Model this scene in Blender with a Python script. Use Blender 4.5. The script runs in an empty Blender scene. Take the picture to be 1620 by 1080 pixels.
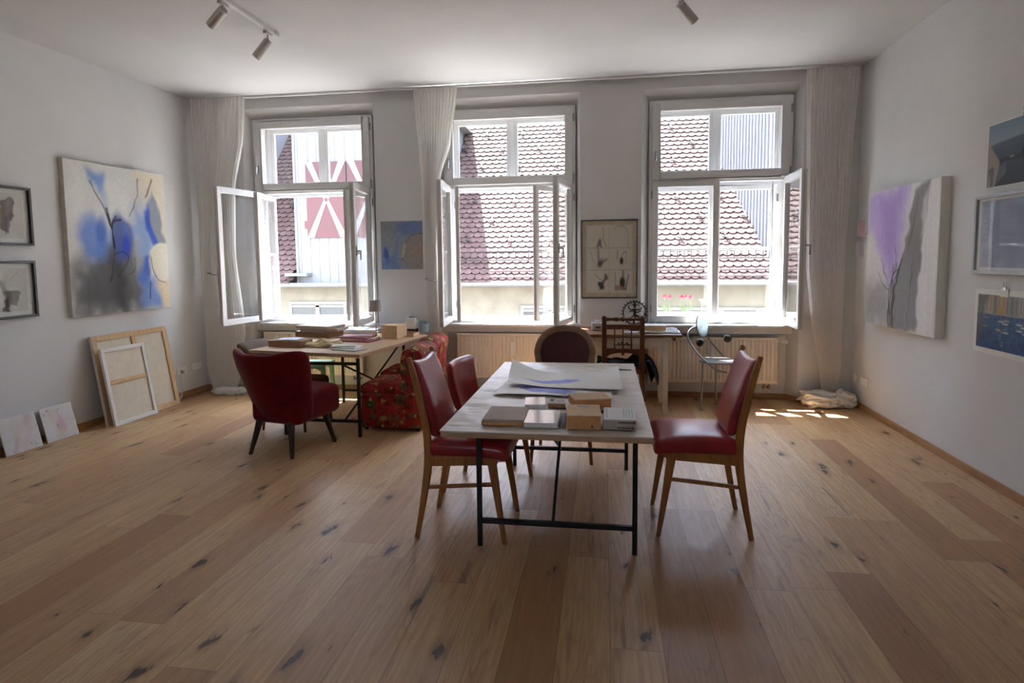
SKY_WHITE, SKY_STRENGTH, SUN_ENERGY, SUN_A, SUN_B, EXPOSURE = .45, .72, 17.0, .27, .355, 2.62
import bpy, bmesh, math, random
import numpy as np
from mathutils import Vector, Matrix, Euler
R = math.radians
SC = bpy.context.scene
COL = SC.collection
W, H = 7.137, 3.34            # room width and ceiling height; back wall stands at y = 0

# ------------------------------------------------------------------ camera
CAM = (4.6564, -6.6071, 1.5069)
YAW, PITCH, ROLL = -0.1502, 0.0835, -0.0108
FPX, CX, CY = 974.64, 810.0, 490.4
_fw = Vector((math.sin(YAW)*math.cos(PITCH), math.cos(YAW)*math.cos(PITCH), -math.sin(PITCH)))
_rt = Vector((math.cos(YAW), -math.sin(YAW), 0)); _up = _rt.cross(_fw)
_r2 = _rt*math.cos(ROLL) + _up*math.sin(ROLL); _u2 = -_rt*math.sin(ROLL) + _up*math.cos(ROLL)
cam = bpy.data.cameras.new('camera'); camo = bpy.data.objects.new('camera', cam); COL.objects.link(camo)
camo.matrix_world = Matrix(((_r2.x, _u2.x, -_fw.x, CAM[0]), (_r2.y, _u2.y, -_fw.y, CAM[1]), (_r2.z, _u2.z, -_fw.z, CAM[2]), (0, 0, 0, 1)))
cam.sensor_width = 36; cam.lens = FPX/1620*36; cam.shift_x = 0; cam.shift_y = (CY-540)/1620
cam.clip_start = 0.05; cam.clip_end = 200
SC.camera = camo
def ray(px, py): return _r2*((px-CX)/FPX) - _u2*((py-CY)/FPX) + _fw
def PZ(px, py, z): d = ray(px, py); t = (z-CAM[2])/d.z; return Vector(CAM)+d*t      # measured spot on a level plane

# ------------------------------------------------------------------ colour + materials
def lin(c): c /= 255.0; return c/12.92 if c <= .04045 else ((c+.055)/1.055)**2.4
def S(r, g, b): return (lin(r), lin(g), lin(b), 1.0)
MATS = {}
class NT:
    def __init__(s, name):
        s.m = bpy.data.materials.new(name); s.m.use_nodes = True; s.t = s.m.node_tree; s.n = s.t.nodes
        s.b = s.n['Principled BSDF']; s.out = s.n['Material Output']
    def new(s, typ, **kw):
        n = s.n.new(typ)
        for k, v in kw.items():
            if k in n.inputs: n.inputs[k].default_value = v
            else: setattr(n, k, v)
        return n
    def link(s, a, b): s.t.links.new(a, b)
    def math(s, op, a, b=None, c=None):
        n = s.n.new('ShaderNodeMath'); n.operation = op
        for i, v in enumerate((a, b, c)):
            if v is None: continue
            if isinstance(v, (int, float)): n.inputs[i].default_value = v
            else: s.link(v, n.inputs[i])
        return n.outputs[0]
    def mix(s, fac, a, b, blend='MIX'):
        n = s.n.new('ShaderNodeMix'); n.data_type = 'RGBA'; n.blend_type = blend
        for i, v in ((0, fac), (6, a), (7, b)):
            if isinstance(v, (int, float, tuple)): n.inputs[i].default_value = v
            else: s.link(v, n.inputs[i])
        return n.outputs[2]
    def noise(s, vec, scale, detail=3, rough=.55, dim='3D'):
        n = s.n.new('ShaderNodeTexNoise'); n.noise_dimensions = dim
        n.inputs['Scale'].default_value = scale; n.inputs['Detail'].default_value = detail; n.inputs['Roughness'].default_value = rough
        if vec is not None: s.link(vec, n.inputs['Vector'])
        return n.outputs['Fac']
    def ramp(s, fac, stops):
        n = s.n.new('ShaderNodeValToRGB'); e = n.color_ramp.elements
        while len(e) < len(stops): e.new(.5)
        for el, (p, c) in zip(e, stops): el.position = p; el.color = c if isinstance(c, tuple) else (c, c, c, 1)
        s.link(fac, n.inputs[0]); return n.outputs[0]
    def coord(s, kind='Object'): return s.new('ShaderNodeTexCoord').outputs[kind]
    def mapping(s, vec, scale=(1, 1, 1), rot=(0, 0, 0), loc=(0, 0, 0)):
        n = s.n.new('ShaderNodeMapping'); s.link(vec, n.inputs[0])
        n.inputs['Scale'].default_value = scale; n.inputs['Rotation'].default_value = rot; n.inputs['Location'].default_value = loc
        return n.outputs[0]
    def bump(s, h, strength=.2, dist=.01):
        n = s.n.new('ShaderNodeBump'); n.inputs['Strength'].default_value = strength; n.inputs['Distance'].default_value = dist
        s.link(h, n.inputs['Height']); s.link(n.outputs[0], s.b.inputs['Normal'])
def plain(name, col, rough=.6, metal=0, vary=.06, scale=14, bump=0, bscale=80, spec=.5, coat=0, sheen=0, stretch=(1, 1, 1)):
    """a surface of one colour with slight mottling and grain"""
    t = NT(name); co = t.mapping(t.coord(), stretch)
    f = t.noise(co, scale, 4)
    lo = tuple(c*(1-vary*2) for c in col[:3])+(1,); hi = tuple(min(1, c*(1+vary*2)) for c in col[:3])+(1,)
    c = t.ramp(f, [(.3, lo), (.7, hi)]); t.link(c, t.b.inputs['Base Color'])
    t.b.inputs['Roughness'].default_value = rough; t.b.inputs['Metallic'].default_value = metal
    t.b.inputs['Specular IOR Level'].default_value = spec; t.b.inputs['Coat Weight'].default_value = coat
    if sheen: t.b.inputs['Sheen Weight'].default_value = sheen; t.b.inputs['Sheen Roughness'].default_value = .4
    if bump: t.bump(t.noise(co, bscale, 3), bump, .004)
    MATS[name] = t.m; return t.m
def wood(name, a, b, rough=.45, axis=2, scale=9, spec=.4):
    t = NT(name); st = [7, 7, 7]; st[axis] = .7
    co = t.mapping(t.coord(), tuple(st)); f = t.noise(co, scale, 5, .6)
    t.link(t.ramp(f, [(.3, a), (.7, b)]), t.b.inputs['Base Color']); t.b.inputs['Roughness'].default_value = rough
    t.b.inputs['Specular IOR Level'].default_value = spec
    t.bump(f, .08, .003); MATS[name] = t.m; return t.m
def emit_free_glass(name, tint=(.96, .985, .98, 1), refl=.9):
    t = NT(name); t.n.remove(t.b)
    tr = t.new('ShaderNodeBsdfTransparent'); tr.inputs[0].default_value = tint
    gl = t.new('ShaderNodeBsdfGlossy'); gl.inputs['Roughness'].default_value = .01
    lw = t.new('ShaderNodeLayerWeight'); lw.inputs['Blend'].default_value = .5
    fr = t.math('ADD', .035, t.math('MULTIPLY', t.math('POWER', lw.outputs['Facing'], 5), .9))       # same on both faces of the pane
    mx = t.new('ShaderNodeMixShader'); t.link(t.math('MULTIPLY', fr, refl), mx.inputs[0])
    t.link(tr.outputs[0], mx.inputs[1]); t.link(gl.outputs[0], mx.inputs[2]); t.link(mx.outputs[0], t.out.inputs[0])
    MATS[name] = t.m; return t.m
def cloth(name, col, transl=.35, clear=.12):
    t = NT(name); t.n.remove(t.b)
    d = t.new('ShaderNodeBsdfDiffuse'); d.inputs[0].default_value = col
    l = t.new('ShaderNodeBsdfTranslucent'); l.inputs[0].default_value = col
    tr = t.new('ShaderNodeBsdfTransparent')
    m1 = t.new('ShaderNodeMixShader'); m1.inputs[0].default_value = transl; t.link(d.outputs[0], m1.inputs[1]); t.link(l.outputs[0], m1.inputs[2])
    m2 = t.new('ShaderNodeMixShader'); m2.inputs[0].default_value = clear; t.link(m1.outputs[0], m2.inputs[1]); t.link(tr.outputs[0], m2.inputs[2])
    t.link(m2.outputs[0], t.out.inputs[0]); MATS[name] = t.m; return t.m

# ------------------------------------------------------------------ mesh builder
class MB:
    def __init__(s): s.v = []; s.f = []
    def add(s, vs, fs):
        o = len(s.v); s.v += [tuple(v) for v in vs]; s.f += [tuple(i+o for i in f) for f in fs]; return s
    def box(s, c, d, rot=None, taper=None):
        x, y, z = d[0]/2, d[1]/2, d[2]/2
        vs = [Vector((sx*x, sy*y, sz*z)) for sz in (-1, 1) for sy in (-1, 1) for sx in (-1, 1)]
        if taper: vs = [Vector((v.x*(taper if v.z < 0 else 1), v.y*(taper if v.z < 0 else 1), v.z)) for v in vs]
        if rot: M = Euler(rot).to_matrix(); vs = [M @ v for v in vs]
        return s.add([v+Vector(c) for v in vs], [(0, 2, 3, 1), (4, 5, 7, 6), (0, 1, 5, 4), (2, 6, 7, 3), (0, 4, 6, 2), (1, 3, 7, 5)])
    def b(s, x0, x1, y0, y1, z0, z1): return s.box(((x0+x1)/2, (y0+y1)/2, (z0+z1)/2), (x1-x0, y1-y0, z1-z0))
    def prism(s, poly, a, b, axis='z'):
        """extrude a 2-D outline: axis z -> (x,y); y -> (x,z); x -> (y,z)"""
        def p(u, v, w): return {'z': (u, v, w), 'y': (u, w, v), 'x': (w, u, v)}[axis]
        n = len(poly); vs = [p(u, v, a) for u, v in poly]+[p(u, v, b) for u, v in poly]
        fs = [tuple(range(n))[::-1], tuple(range(n, 2*n))]+[(i, (i+1) % n, n+(i+1) % n, n+i) for i in range(n)]
        return s.add(vs, fs)
    def loft(s, rings, caps=True, closed=True):
        n = len(rings[0]); vs = [q for r in rings for q in r]; fs = []
        for i in range(len(rings)-1):
            for j in range(n if closed else n-1):
                k = (j+1) % n; fs.append((i*n+j, i*n+k, (i+1)*n+k, (i+1)*n+j))
        if caps and closed: fs += [tuple(range(n))[::-1], tuple(range((len(rings)-1)*n, len(rings)*n))]
        return s.add(vs, fs)
    def tube(s, pts, r, n=8, closed=False, sq=None):
        pts = [Vector(p) for p in pts]; m = len(pts); rs = r if isinstance(r, (list, tuple)) else [r]*m
        rings = []; ref = None
        for i, p in enumerate(pts):
            if closed: t = pts[(i+1) % m]-pts[i-1]
            else: t = pts[min(i+1, m-1)]-pts[max(i-1, 0)]
            t.normalize()
            if ref is None: ref = Vector((0, 0, 1)) if abs(t.z) < .9 else Vector((1, 0, 0))
            u = t.cross(ref)
            if u.length < 1e-4: u = t.cross(Vector((0, 1, 0)))
            u.normalize(); w = u.cross(t); w.normalize(); ref = w
            rings.append([p+(u*math.cos(2*math.pi*k/n+(math.pi/n if sq else 0))+w*math.sin(2*math.pi*k/n+(math.pi/n if sq else 0)))*rs[i] for k in range(n)])
        if closed:
            vs = [q for rr in rings for q in rr]; fs = []
            for i in range(m):
                for j in range(n): k = (j+1) % n; i2 = (i+1) % m; fs.append((i*n+j, i*n+k, i2*n+k, i2*n+j))
            return s.add(vs, fs)
        return s.loft(rings)
    def bar(s, a, b, w, h=None):
        """rectangular bar between two points (w across, h upright)"""
        a, b = Vector(a), Vector(b); t = (b-a).normalized(); h = h or w
        ref = Vector((0, 0, 1)) if abs(t.z) < .95 else Vector((0, 1, 0))
        u = t.cross(ref).normalized(); v = u.cross(t)
        return s.loft([[p+u*sx*w/2+v*sy*h/2 for sx, sy in ((-1, -1), (1, -1), (1, 1), (-1, 1))] for p in (a, b)])
    def strip(s, pts, widths, depth, axis='y', c=0.0):
        """board swept along a 2-D path with in-plane width and constant depth (axis y: path in x,z)"""
        pts = [Vector((p[0], p[1])) for p in pts]; rings = []
        for i, p in enumerate(pts):
            t = (pts[min(i+1, len(pts)-1)]-pts[max(i-1, 0)]).normalized(); nrm = Vector((-t.y, t.x))
            w = widths[i] if isinstance(widths, (list, tuple)) else widths
            a, b = p+nrm*w/2, p-nrm*w/2; d = depth/2
            q = [(a, -d), (b, -d), (b, d), (a, d)]
            rings.append([(v.x, c+e, v.y) if axis == 'y' else (c+e, v.x, v.y) for v, e in q])
        return s.loft(rings)
    def lathe(s, prof, n=20, c=(0, 0, 0), M=None):
        rings = []
        for r, z in prof: rings.append([Vector((max(r, 1e-5)*math.cos(2*math.pi*k/n), max(r, 1e-5)*math.sin(2*math.pi*k/n), z)) for k in range(n)])
        rings = [[(M @ q if M else q)+Vector(c) for q in rr] for rr in rings]
        return s.loft(rings)
    def ball(s, c, r, n=14, sc=(1, 1, 1)):
        prof = [(r*math.sin(math.pi*i/(n//2)), -r*math.cos(math.pi*i/(n//2))) for i in range(n//2+1)]
        rings = [[Vector((max(q, 1e-5)*math.cos(2*math.pi*k/n)*sc[0], max(q, 1e-5)*math.sin(2*math.pi*k/n)*sc[1], z*sc[2]))+Vector(c) for k in range(n)] for q, z in prof]
        return s.loft(rings)
    def rbox(s, c, d, r, n=6, fn=None):
        """rounded box, optionally warped by fn(Vector)->Vector in its own frame"""
        h = Vector(d)/2; r = min(r, h.x, h.y, h.z); idx = {}; vs = []; fs = []
        def vert(p):
            k = tuple(round(q, 5) for q in p)
            if k not in idx:
                P = Vector(p)
                P = Vector([math.copysign(abs(q)**.8, q) for q in P])
                P = Vector((P.x*h.x, P.y*h.y, P.z*h.z)); q = Vector([max(-(hh-r), min(hh-r, x)) for x, hh in zip(P, h)])
                e = P-q
                if e.length > 1e-9: P = q+e.normalized()*r
                if fn: P = fn(P)
                idx[k] = len(vs); vs.append(P+Vector(c))
            return idx[k]
        L = [-1+2*i/n for i in range(n+1)]
        for ax in range(3):
            for sg in (-1, 1):
                for i in range(n):
                    for j in range(n):
                        q = []
                        for a, b in ((L[i], L[j]), (L[i+1], L[j]), (L[i+1], L[j+1]), (L[i], L[j+1])):
                            p = [0, 0, 0]; p[ax] = sg; p[(ax+1) % 3] = a; p[(ax+2) % 3] = b; q.append(vert(p))
                        fs.append(tuple(q) if sg > 0 else tuple(q[::-1]))
        return s.add(vs, fs)
    def sheet(s, fn, nu, nv, thick=0):
        g = [[Vector(fn(i/nu, j/nv)) for i in range(nu+1)] for j in range(nv+1)]
        vs = [p for r in g for p in r]; n = nu+1
        fs = [(j*n+i, j*n+i+1, (j+1)*n+i+1, (j+1)*n+i) for j in range(nv) for i in range(nu)]
        if thick:
            m = len(vs); vs2 = [p-Vector((0, 0, thick)) for p in vs]; f2 = [tuple(i+m for i in f[::-1]) for f in fs]
            rim = [i for i in range(n)]+[j*n+nu for j in range(1, nv+1)]+[nv*n+i for i in range(nu-1, -1, -1)]+[j*n for j in range(nv-1, 0, -1)]
            f3 = [(rim[i], rim[i]+m, rim[(i+1) % len(rim)]+m, rim[(i+1) % len(rim)]) for i in range(len(rim))]
            return s.add(vs+vs2, fs+f2+f3)
        return s.add(vs, fs)
    def build(s, name, mat, parent=None, loc=None, rz=0, bevel=0, smooth=40, seg=2, edge=None):
        me = bpy.data.meshes.new(name); me.from_pydata(s.v, [], s.f)
        bm = bmesh.new(); bm.from_mesh(me); (None if edge else bmesh.ops.remove_doubles(bm, verts=bm.verts, dist=1e-5))
        bmesh.ops.recalc_face_normals(bm, faces=bm.faces)
        for f in bm.faces: f.smooth = smooth > 0
        bm.to_mesh(me); bm.free()
        if smooth: me.set_sharp_from_angle(angle=R(smooth))
        me.materials.append(mat if not isinstance(mat, str) else MATS[mat])
        if edge:
            me.materials.append(MATS[edge[1]])
            for i in edge[0]: me.polygons[i].material_index = 1
        o = bpy.data.objects.new(name, me); COL.objects.link(o)
        if parent: o.parent = parent
        if loc: o.location = loc
        if rz: o.rotation_euler = (0, 0, rz)
        if bevel:
            m = o.modifiers.new('edge', 'BEVEL'); m.width = bevel; m.segments = seg; m.limit_method = 'ANGLE'; m.angle_limit = R(40)
        return o
def empty(name, loc=(0, 0, 0), rz=0):
    o = bpy.data.objects.new(name, None); o.empty_display_size = .1; COL.objects.link(o); o.location = loc; o.rotation_euler = (0, 0, rz); return o
def tag(o, label, cat, group=None, kind=None):
    o['label'] = label; o['category'] = cat
    if group: o['group'] = group
    if kind: o['kind'] = kind
    return o
def struct(o, label=None, cat=None):
    o['kind'] = 'structure'
    if label: o['label'] = label
    if cat: o['category'] = cat
    return o
def thing(name, label, cat, loc=(0, 0, 0), rz=0, group=None): return tag(empty(name, loc, rz), label, cat, group)

# ------------------------------------------------------------------ painting on vertex colours (art surfaces)
RNG = np.random.RandomState(7)
def vnoise(U, V, sx, sy, seed):
    rs = np.random.RandomState(seed); g = rs.rand(int(sy)+3, int(sx)+3)
    x = U*sx; y = V*sy; i = np.clip(x.astype(int), 0, int(sx)+1); j = np.clip(y.astype(int), 0, int(sy)+1); fx = x-i; fy = y-j
    fx = fx*fx*(3-2*fx); fy = fy*fy*(3-2*fy)
    return (g[j, i]*(1-fx)+g[j, i+1]*fx)*(1-fy)+(g[j+1, i]*(1-fx)+g[j+1, i+1]*fx)*fy
def sstep(a, b, x): t = np.clip((x-a)/(b-a), 0, 1); return t*t*(3-2*t)
class Canvas:
    def __init__(s, nx, ny, base):
        s.U, s.V = np.meshgrid(np.linspace(0, 1, nx+1), np.linspace(0, 1, ny+1)); s.C = np.zeros(s.U.shape+(3,)); s.C[:] = S(*base)[:3]
    def over(s, m, col, a=1.0):
        m = np.clip(m*a, 0, 1)[..., None]; s.C = s.C*(1-m)+np.array(S(*col)[:3])*m; return s
    def ell(s, cx, cy, rx, ry, col, a=1, soft=.3, rot=0, wob=.0, seed=1):
        c, q = math.cos(R(rot)), math.sin(R(rot)); x = s.U-cx; y = s.V-cy; X = (x*c+y*q)/rx; Y = (-x*q+y*c)/ry
        d = np.sqrt(X*X+Y*Y)
        if wob: d = d+wob*(vnoise(s.U, s.V, 9, 9, seed)-.5)
        return s.over(1-sstep(1-soft, 1+soft*.3, d), col, a)
    def poly(s, pts, col, a=1, soft=.01, wob=0, seed=2):
        d = np.full(s.U.shape, 1e9); ins = np.zeros(s.U.shape, bool); n = len(pts)
        U = s.U+wob*(vnoise(s.U, s.V, 14, 14, seed)-.5); V = s.V+wob*(vnoise(s.U, s.V, 14, 14, seed+50)-.5)
        for i in range(n):
            (x0, y0), (x1, y1) = pts[i], pts[(i+1) % n]
            t = np.clip(((U-x0)*(x1-x0)+(V-y0)*(y1-y0))/max(1e-9, (x1-x0)**2+(y1-y0)**2), 0, 1)
            d = np.minimum(d, np.hypot(U-x0-t*(x1-x0), V-y0-t*(y1-y0)))
            if y0 != y1:
                hit = ((y0 > V) != (y1 > V)) & (U < (x1-x0)*(V-y0)/(y1-y0)+x0); ins ^= hit
        sd = np.where(ins, d, -d); return s.over(sstep(-soft, soft, sd), col, a)
    def stroke(s, pts, w, col, a=1, soft=.5, wob=0, seed=3):
        d = np.full(s.U.shape, 1e9); U = s.U+wob*(vnoise(s.U, s.V, 18, 18, seed)-.5)
        if len(pts) > 2:                                        # brush strokes run in curves
            P = [np.array(p, float) for p in pts]; P = [2*P[0]-P[1]]+P+[2*P[-1]-P[-2]]; q = []
            for i in range(1, len(P)-2):
                for k in range(4):
                    t = k/4; a0, b0, c0, d0 = P[i-1:i+3]; q.append(tuple(.5*((2*b0)+(c0-a0)*t+(2*a0-5*b0+4*c0-d0)*t*t+(3*b0-a0-3*c0+d0)*t**3)))
            pts = q+[tuple(P[-2])]
        for (x0, y0), (x1, y1) in zip(pts, pts[1:]):
            t = np.clip(((U-x0)*(x1-x0)+(s.V-y0)*(y1-y0))/max(1e-9, (x1-x0)**2+(y1-y0)**2), 0, 1)
            d = np.minimum(d, np.hypot(U-x0-t*(x1-x0), s.V-y0-t*(y1-y0)))
        return s.over(1-sstep(w*(1-soft), w*(1+soft), d), col, a)
    def mottle(s, amp, sx, sy, seed):
        s.C = np.clip(s.C*(1+amp*(vnoise(s.U, s.V, sx, sy, seed)-.5)[..., None]*2), 0, 1); return s
    def build(s, name, w, h, parent, loc=(0, 0, 0), mat='paint', bend=None, rot=None):
        ny, nx = s.U.shape
        co = np.stack([(s.U-.5)*w, np.zeros_like(s.U), (.5-s.V)*h], -1)
        if bend: co = bend(co, s.U, s.V)
        me = bpy.data.meshes.new(name)
        fs = [(j*nx+i, (j+1)*nx+i, (j+1)*nx+i+1, j*nx+i+1) for j in range(ny-1) for i in range(nx-1)]
        me.from_pydata(co.reshape(-1, 3).tolist(), [], fs)
        at = me.color_attributes.new('Col', 'FLOAT_COLOR', 'POINT')
        cc = np.concatenate([s.C, np.ones(s.C.shape[:2]+(1,))], -1).astype(np.float32); at.data.foreach_set('color', cc.ravel())
        for p in me.polygons: p.use_smooth = True
        me.materials.append(MATS[mat]); o = bpy.data.objects.new(name, me); COL.objects.link(o); o.parent = parent; o.location = loc
        if rot: o.rotation_euler = rot
        return o
# ------------------------------------------------------------------ materials of the place
def paint_mat(name, rough, bump):
    t = NT(name); a = t.new('ShaderNodeAttribute', attribute_name='Col'); t.link(a.outputs['Color'], t.b.inputs['Base Color'])
    t.b.inputs['Roughness'].default_value = rough; t.b.inputs['Specular IOR Level'].default_value = .3
    t.bump(t.noise(t.coord(), 260, 2), bump, .002); MATS[name] = t.m
paint_mat('paint', .65, .25); paint_mat('paper_print', .5, .03)
plain('wall_white', S(211, 210, 209), .85, vary=.012, scale=3, bump=.06, bscale=60, spec=.2)
plain('ceiling_white', S(200, 199, 198), .9, vary=.01, scale=2, spec=.15)
plain('frame_white', S(212, 211, 210), .35, vary=.012, spec=.45)
plain('frame_edge', S(196, 180, 164), .5, vary=.05)
plain('radiator_white', S(226, 214, 198), .4, vary=.01)
plain('socket_white', S(232, 230, 224), .35, vary=.005)
plain('chrome', S(200, 202, 205), .22, 1, vary=.02)
plain('disc_steel', S(132, 150, 164), .3, .8, vary=.03)
plain('steel_grey', S(150, 152, 156), .32, .9, vary=.03)
plain('dark_metal', S(34, 33, 34), .45, .3, vary=.05)
plain('brass_dark', S(120, 100, 70), .4, .8)
plain('bronze', S(62, 52, 44), .5, .6, vary=.15, scale=40)
plain('spot_grey', S(196, 191, 187), .45, vary=.02)
plain('red_velvet', S(92, 6, 16), .85, vary=.12, scale=8, bump=.12, bscale=300, spec=.12, sheen=.15)
plain('red_leather', S(146, 28, 40), .3, vary=.1, scale=10, bump=.05, bscale=220, spec=.55)
plain('maroon_leather', S(72, 15, 24), .65, vary=.08, scale=12)
plain('olive_cloth', S(84, 66, 40), .85, vary=.16, scale=30, bump=.1)
plain('mint_paint', S(140, 186, 160), .5, vary=.03)
plain('black_cloth', S(10, 10, 13), .95, vary=.2, bump=.2, bscale=120, spec=.1)
plain('rubber_black', S(24, 24, 25), .5, vary=.2, scale=90, bump=.3, bscale=120)
plain('white_paint_old', S(233, 226, 210), .5, vary=.06, scale=6)
plain('paper_white', S(226, 224, 218), .7, vary=.015)
plain('paper_grey', S(198, 192, 186), .75, vary=.03)
plain('paper_blue', S(186, 196, 214), .6, vary=.06, scale=9)
plain('paper_cream', S(206, 190, 160), .75, vary=.06)
plain('paper_yellow', S(192, 172, 120), .7, vary=.14, scale=20)
plain('paper_pink', S(196, 150, 160), .6, vary=.14, scale=20)
plain('paper_magenta', S(160, 70, 92), .6, vary=.1)
plain('card_brown', S(150, 116, 88), .8, vary=.06, scale=30)
plain('card_tan', S(214, 180, 140), .8, vary=.04, scale=30)
plain('card_orange', S(206, 150, 96), .75, vary=.06, scale=20)
plain('card_grey', S(186, 172, 156), .8, vary=.04)
plain('book_dark', S(70, 60, 58), .6, vary=.1)
plain('plastic_white', S(224, 224, 224), .35, vary=.01)
plain('screen_blue', S(90, 120, 150), .15, vary=.05)
plain('lamp_shade', S(168, 158, 152), .8, vary=.03)
plain('canvas_raw', S(214, 204, 184), .85, vary=.03, bump=.15, bscale=400)
plain('canvas_edge', S(206, 198, 188), .8, vary=.06, scale=20)
plain('pencil_black', S(40, 36, 36), .5)
plain('frame_black', S(36, 28, 30), .4, vary=.05)
plain('frame_silver', S(150, 150, 150), .35, .6, vary=.03)
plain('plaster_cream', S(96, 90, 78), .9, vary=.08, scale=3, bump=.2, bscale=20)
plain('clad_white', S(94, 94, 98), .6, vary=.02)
plain('shutter_red', S(58, 13, 16), .55, vary=.08, scale=6, stretch=(6, 1, .5))
plain('clad_grey', S(100, 99, 106), .6, vary=.03)
plain('zinc', S(104, 106, 106), .5, .4, vary=.06)
plain('street_grey', S(150, 148, 144), .9)
plain('petal_pink', S(150, 44, 66), .5, vary=.1, scale=60)
plain('leaf_green', S(76, 100, 62), .5, vary=.1)
plain('terracotta', S(22, 13, 11), .8)
plain('window_dark', S(46, 48, 50), .3, vary=.08)
plain('cable_white', S(220, 216, 208), .5)
plain('brown_cloth', S(134, 104, 80), .8, vary=.1, bump=.1)
wood('chair_wood', S(138, 88, 44), S(174, 116, 62), .4)
wood('dark_wood', S(40, 26, 20), S(62, 42, 30), .4)
wood('antique_wood', S(70, 36, 20), S(112, 60, 32), .35)
wood('board_oak', S(150, 108, 70), S(180, 138, 96), .5, axis=0)
wood('board_oak_y', S(150, 108, 70), S(180, 138, 96), .5, axis=1)
wood('stretcher_pine', S(196, 158, 112), S(220, 186, 142), .6, axis=2)
wood('table_edge', S(172, 140, 106), S(198, 166, 130), .6, axis=0)
wood('brown_top', S(104, 70, 46), S(140, 98, 64), .5, axis=0)
plain('gloss_white', S(226, 226, 226), .12, vary=.005)
plain('house_frame', S(112, 109, 100), .6)
plain('tile_lip_shade', S(26, 18, 17), .9)  # shade under the roof tile lips, put into the colour
emit_free_glass('glass', (.975, .98, .98, 1)); emit_free_glass('glass_clear', (.9, .96, .98, 1), 1)
cloth('curtain_sheer', S(247, 244, 241), .38, .14)
plain('curtain_bundle', S(222, 218, 214), .9, vary=.03, bump=.25, bscale=60)
def floor_mat():
    t = NT('oak_planks'); co = t.coord(); sp = t.new('ShaderNodeSeparateXYZ'); t.link(co, sp.inputs[0])
    wd, ln = .205, 2.05
    fx = t.math('ADD', t.math('DIVIDE', sp.outputs[0], wd), 100.18)
    row = t.math('FLOOR', fx); fr = t.math('FRACT', fx)
    wn = t.new('ShaderNodeTexWhiteNoise', noise_dimensions='1D'); t.link(row, wn.inputs['W'])
    fy = t.math('ADD', t.math('DIVIDE', sp.outputs[1], ln), t.math('MULTIPLY', wn.outputs['Value'], 9.7))
    fy = t.math('ADD', fy, 50); pl = t.math('FLOOR', fy); fry = t.math('FRACT', fy)
    cb = t.new('ShaderNodeCombineXYZ'); t.link(row, cb.inputs[0]); t.link(pl, cb.inputs[1])
    w2 = t.new('ShaderNodeTexWhiteNoise', noise_dimensions='2D'); t.link(cb.outputs[0], w2.inputs['Vector'])
    rnd = w2.outputs['Value']; rc = t.new('ShaderNodeSeparateColor'); t.link(w2.outputs['Color'], rc.inputs[0])
    # grain space: stretched along the plank, shifted per plank
    def space(sx, sy):
        c2 = t.new('ShaderNodeCombineXYZ'); t.link(t.math('MULTIPLY', sp.outputs[0], sx), c2.inputs[0]); t.link(t.math('MULTIPLY', sp.outputs[1], sy), c2.inputs[1])
        t.link(t.math('MULTIPLY', rnd, 60), c2.inputs[2]); return c2.outputs[0]
    fine = t.noise(space(70, 3.2), 1, 4, .65)
    broad = t.noise(space(5, .8), 1, 3, .5)
    rings = t.noise(space(7, .9), 1, 2, .4)
    rg = t.math('ABSOLUTE', t.math('SUBTRACT', t.math('FRACT', t.math('MULTIPLY', rings, 16)), .5))
    ringm = t.math('MULTIPLY', t.ramp(rg, [(.0, 1.0), (.16, 0.0)]), t.ramp(broad, [(.4, 0.0), (.62, 1.0)]))
    base = t.ramp(rnd, [(0, S(168, 122, 78)), (.22, S(206, 168, 118)), (.5, S(214, 178, 128)), (.75, S(196, 156, 108)), (.92, S(174, 128, 84)), (1, S(220, 188, 142))])
    c = t.mix(t.math('MULTIPLY', broad, .55), base, S(168, 136, 106))
    c = t.mix(t.ramp(fine, [(.42, .34), (.62, 0.0)]), c, S(146, 108, 78))
    c = t.mix(t.math('MULTIPLY', ringm, .38), c, S(124, 94, 70))
    # knots and dark cracks
    vo = t.new('ShaderNodeTexVoronoi', feature='F1', voronoi_dimensions='2D'); vo.inputs['Scale'].default_value = 1; vo.inputs['Randomness'].default_value = 1
    dist = t.noise(space(26, 9), 1, 3); kv = t.new('ShaderNodeVectorMath', operation='ADD'); k2 = t.new('ShaderNodeCombineXYZ'); t.link(t.math('ADD', t.math('MULTIPLY', sp.outputs[0], 5.2), t.math('MULTIPLY', rnd, 37)), k2.inputs[0]); t.link(t.math('ADD', t.math('MULTIPLY', sp.outputs[1], 1.9), t.math('MULTIPLY', rnd, 91)), k2.inputs[1]); t.link(k2.outputs[0], kv.inputs[0])
    dv = t.new('ShaderNodeCombineXYZ'); t.link(t.math('MULTIPLY', t.math('SUBTRACT', dist, .5), .5), dv.inputs[0]); t.link(t.math('MULTIPLY', t.math('SUBTRACT', dist, .5), .35), dv.inputs[1]); t.link(dv.outputs[0], kv.inputs[1])
    t.link(kv.outputs[0], vo.inputs['Vector'])
    ks = t.new('ShaderNodeSeparateColor'); t.link(vo.outputs['Color'], ks.inputs[0])
    size = t.math('MULTIPLY', t.math('MAXIMUM', t.math('SUBTRACT', ks.outputs[0], .42), 0), .2)
    kn = t.math('SUBTRACT', 1, t.math('SMOOTH_MIN', t.math('DIVIDE', vo.outputs['Distance'], t.math('ADD', size, .004)), 1, .3))
    kn = t.math('MAXIMUM', kn, 0)
    halo = t.math('SUBTRACT', 1, t.math('MINIMUM', t.math('DIVIDE', vo.outputs['Distance'], t.math('ADD', t.math('MULTIPLY', size, 2.8), .01)), 1))
    c = t.mix(t.math('MULTIPLY', halo, .6), c, S(120, 88, 64))
    c = t.mix(t.math('MINIMUM', t.math('MULTIPLY', kn, 2.2), .88), c, S(48, 34, 26))
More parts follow.
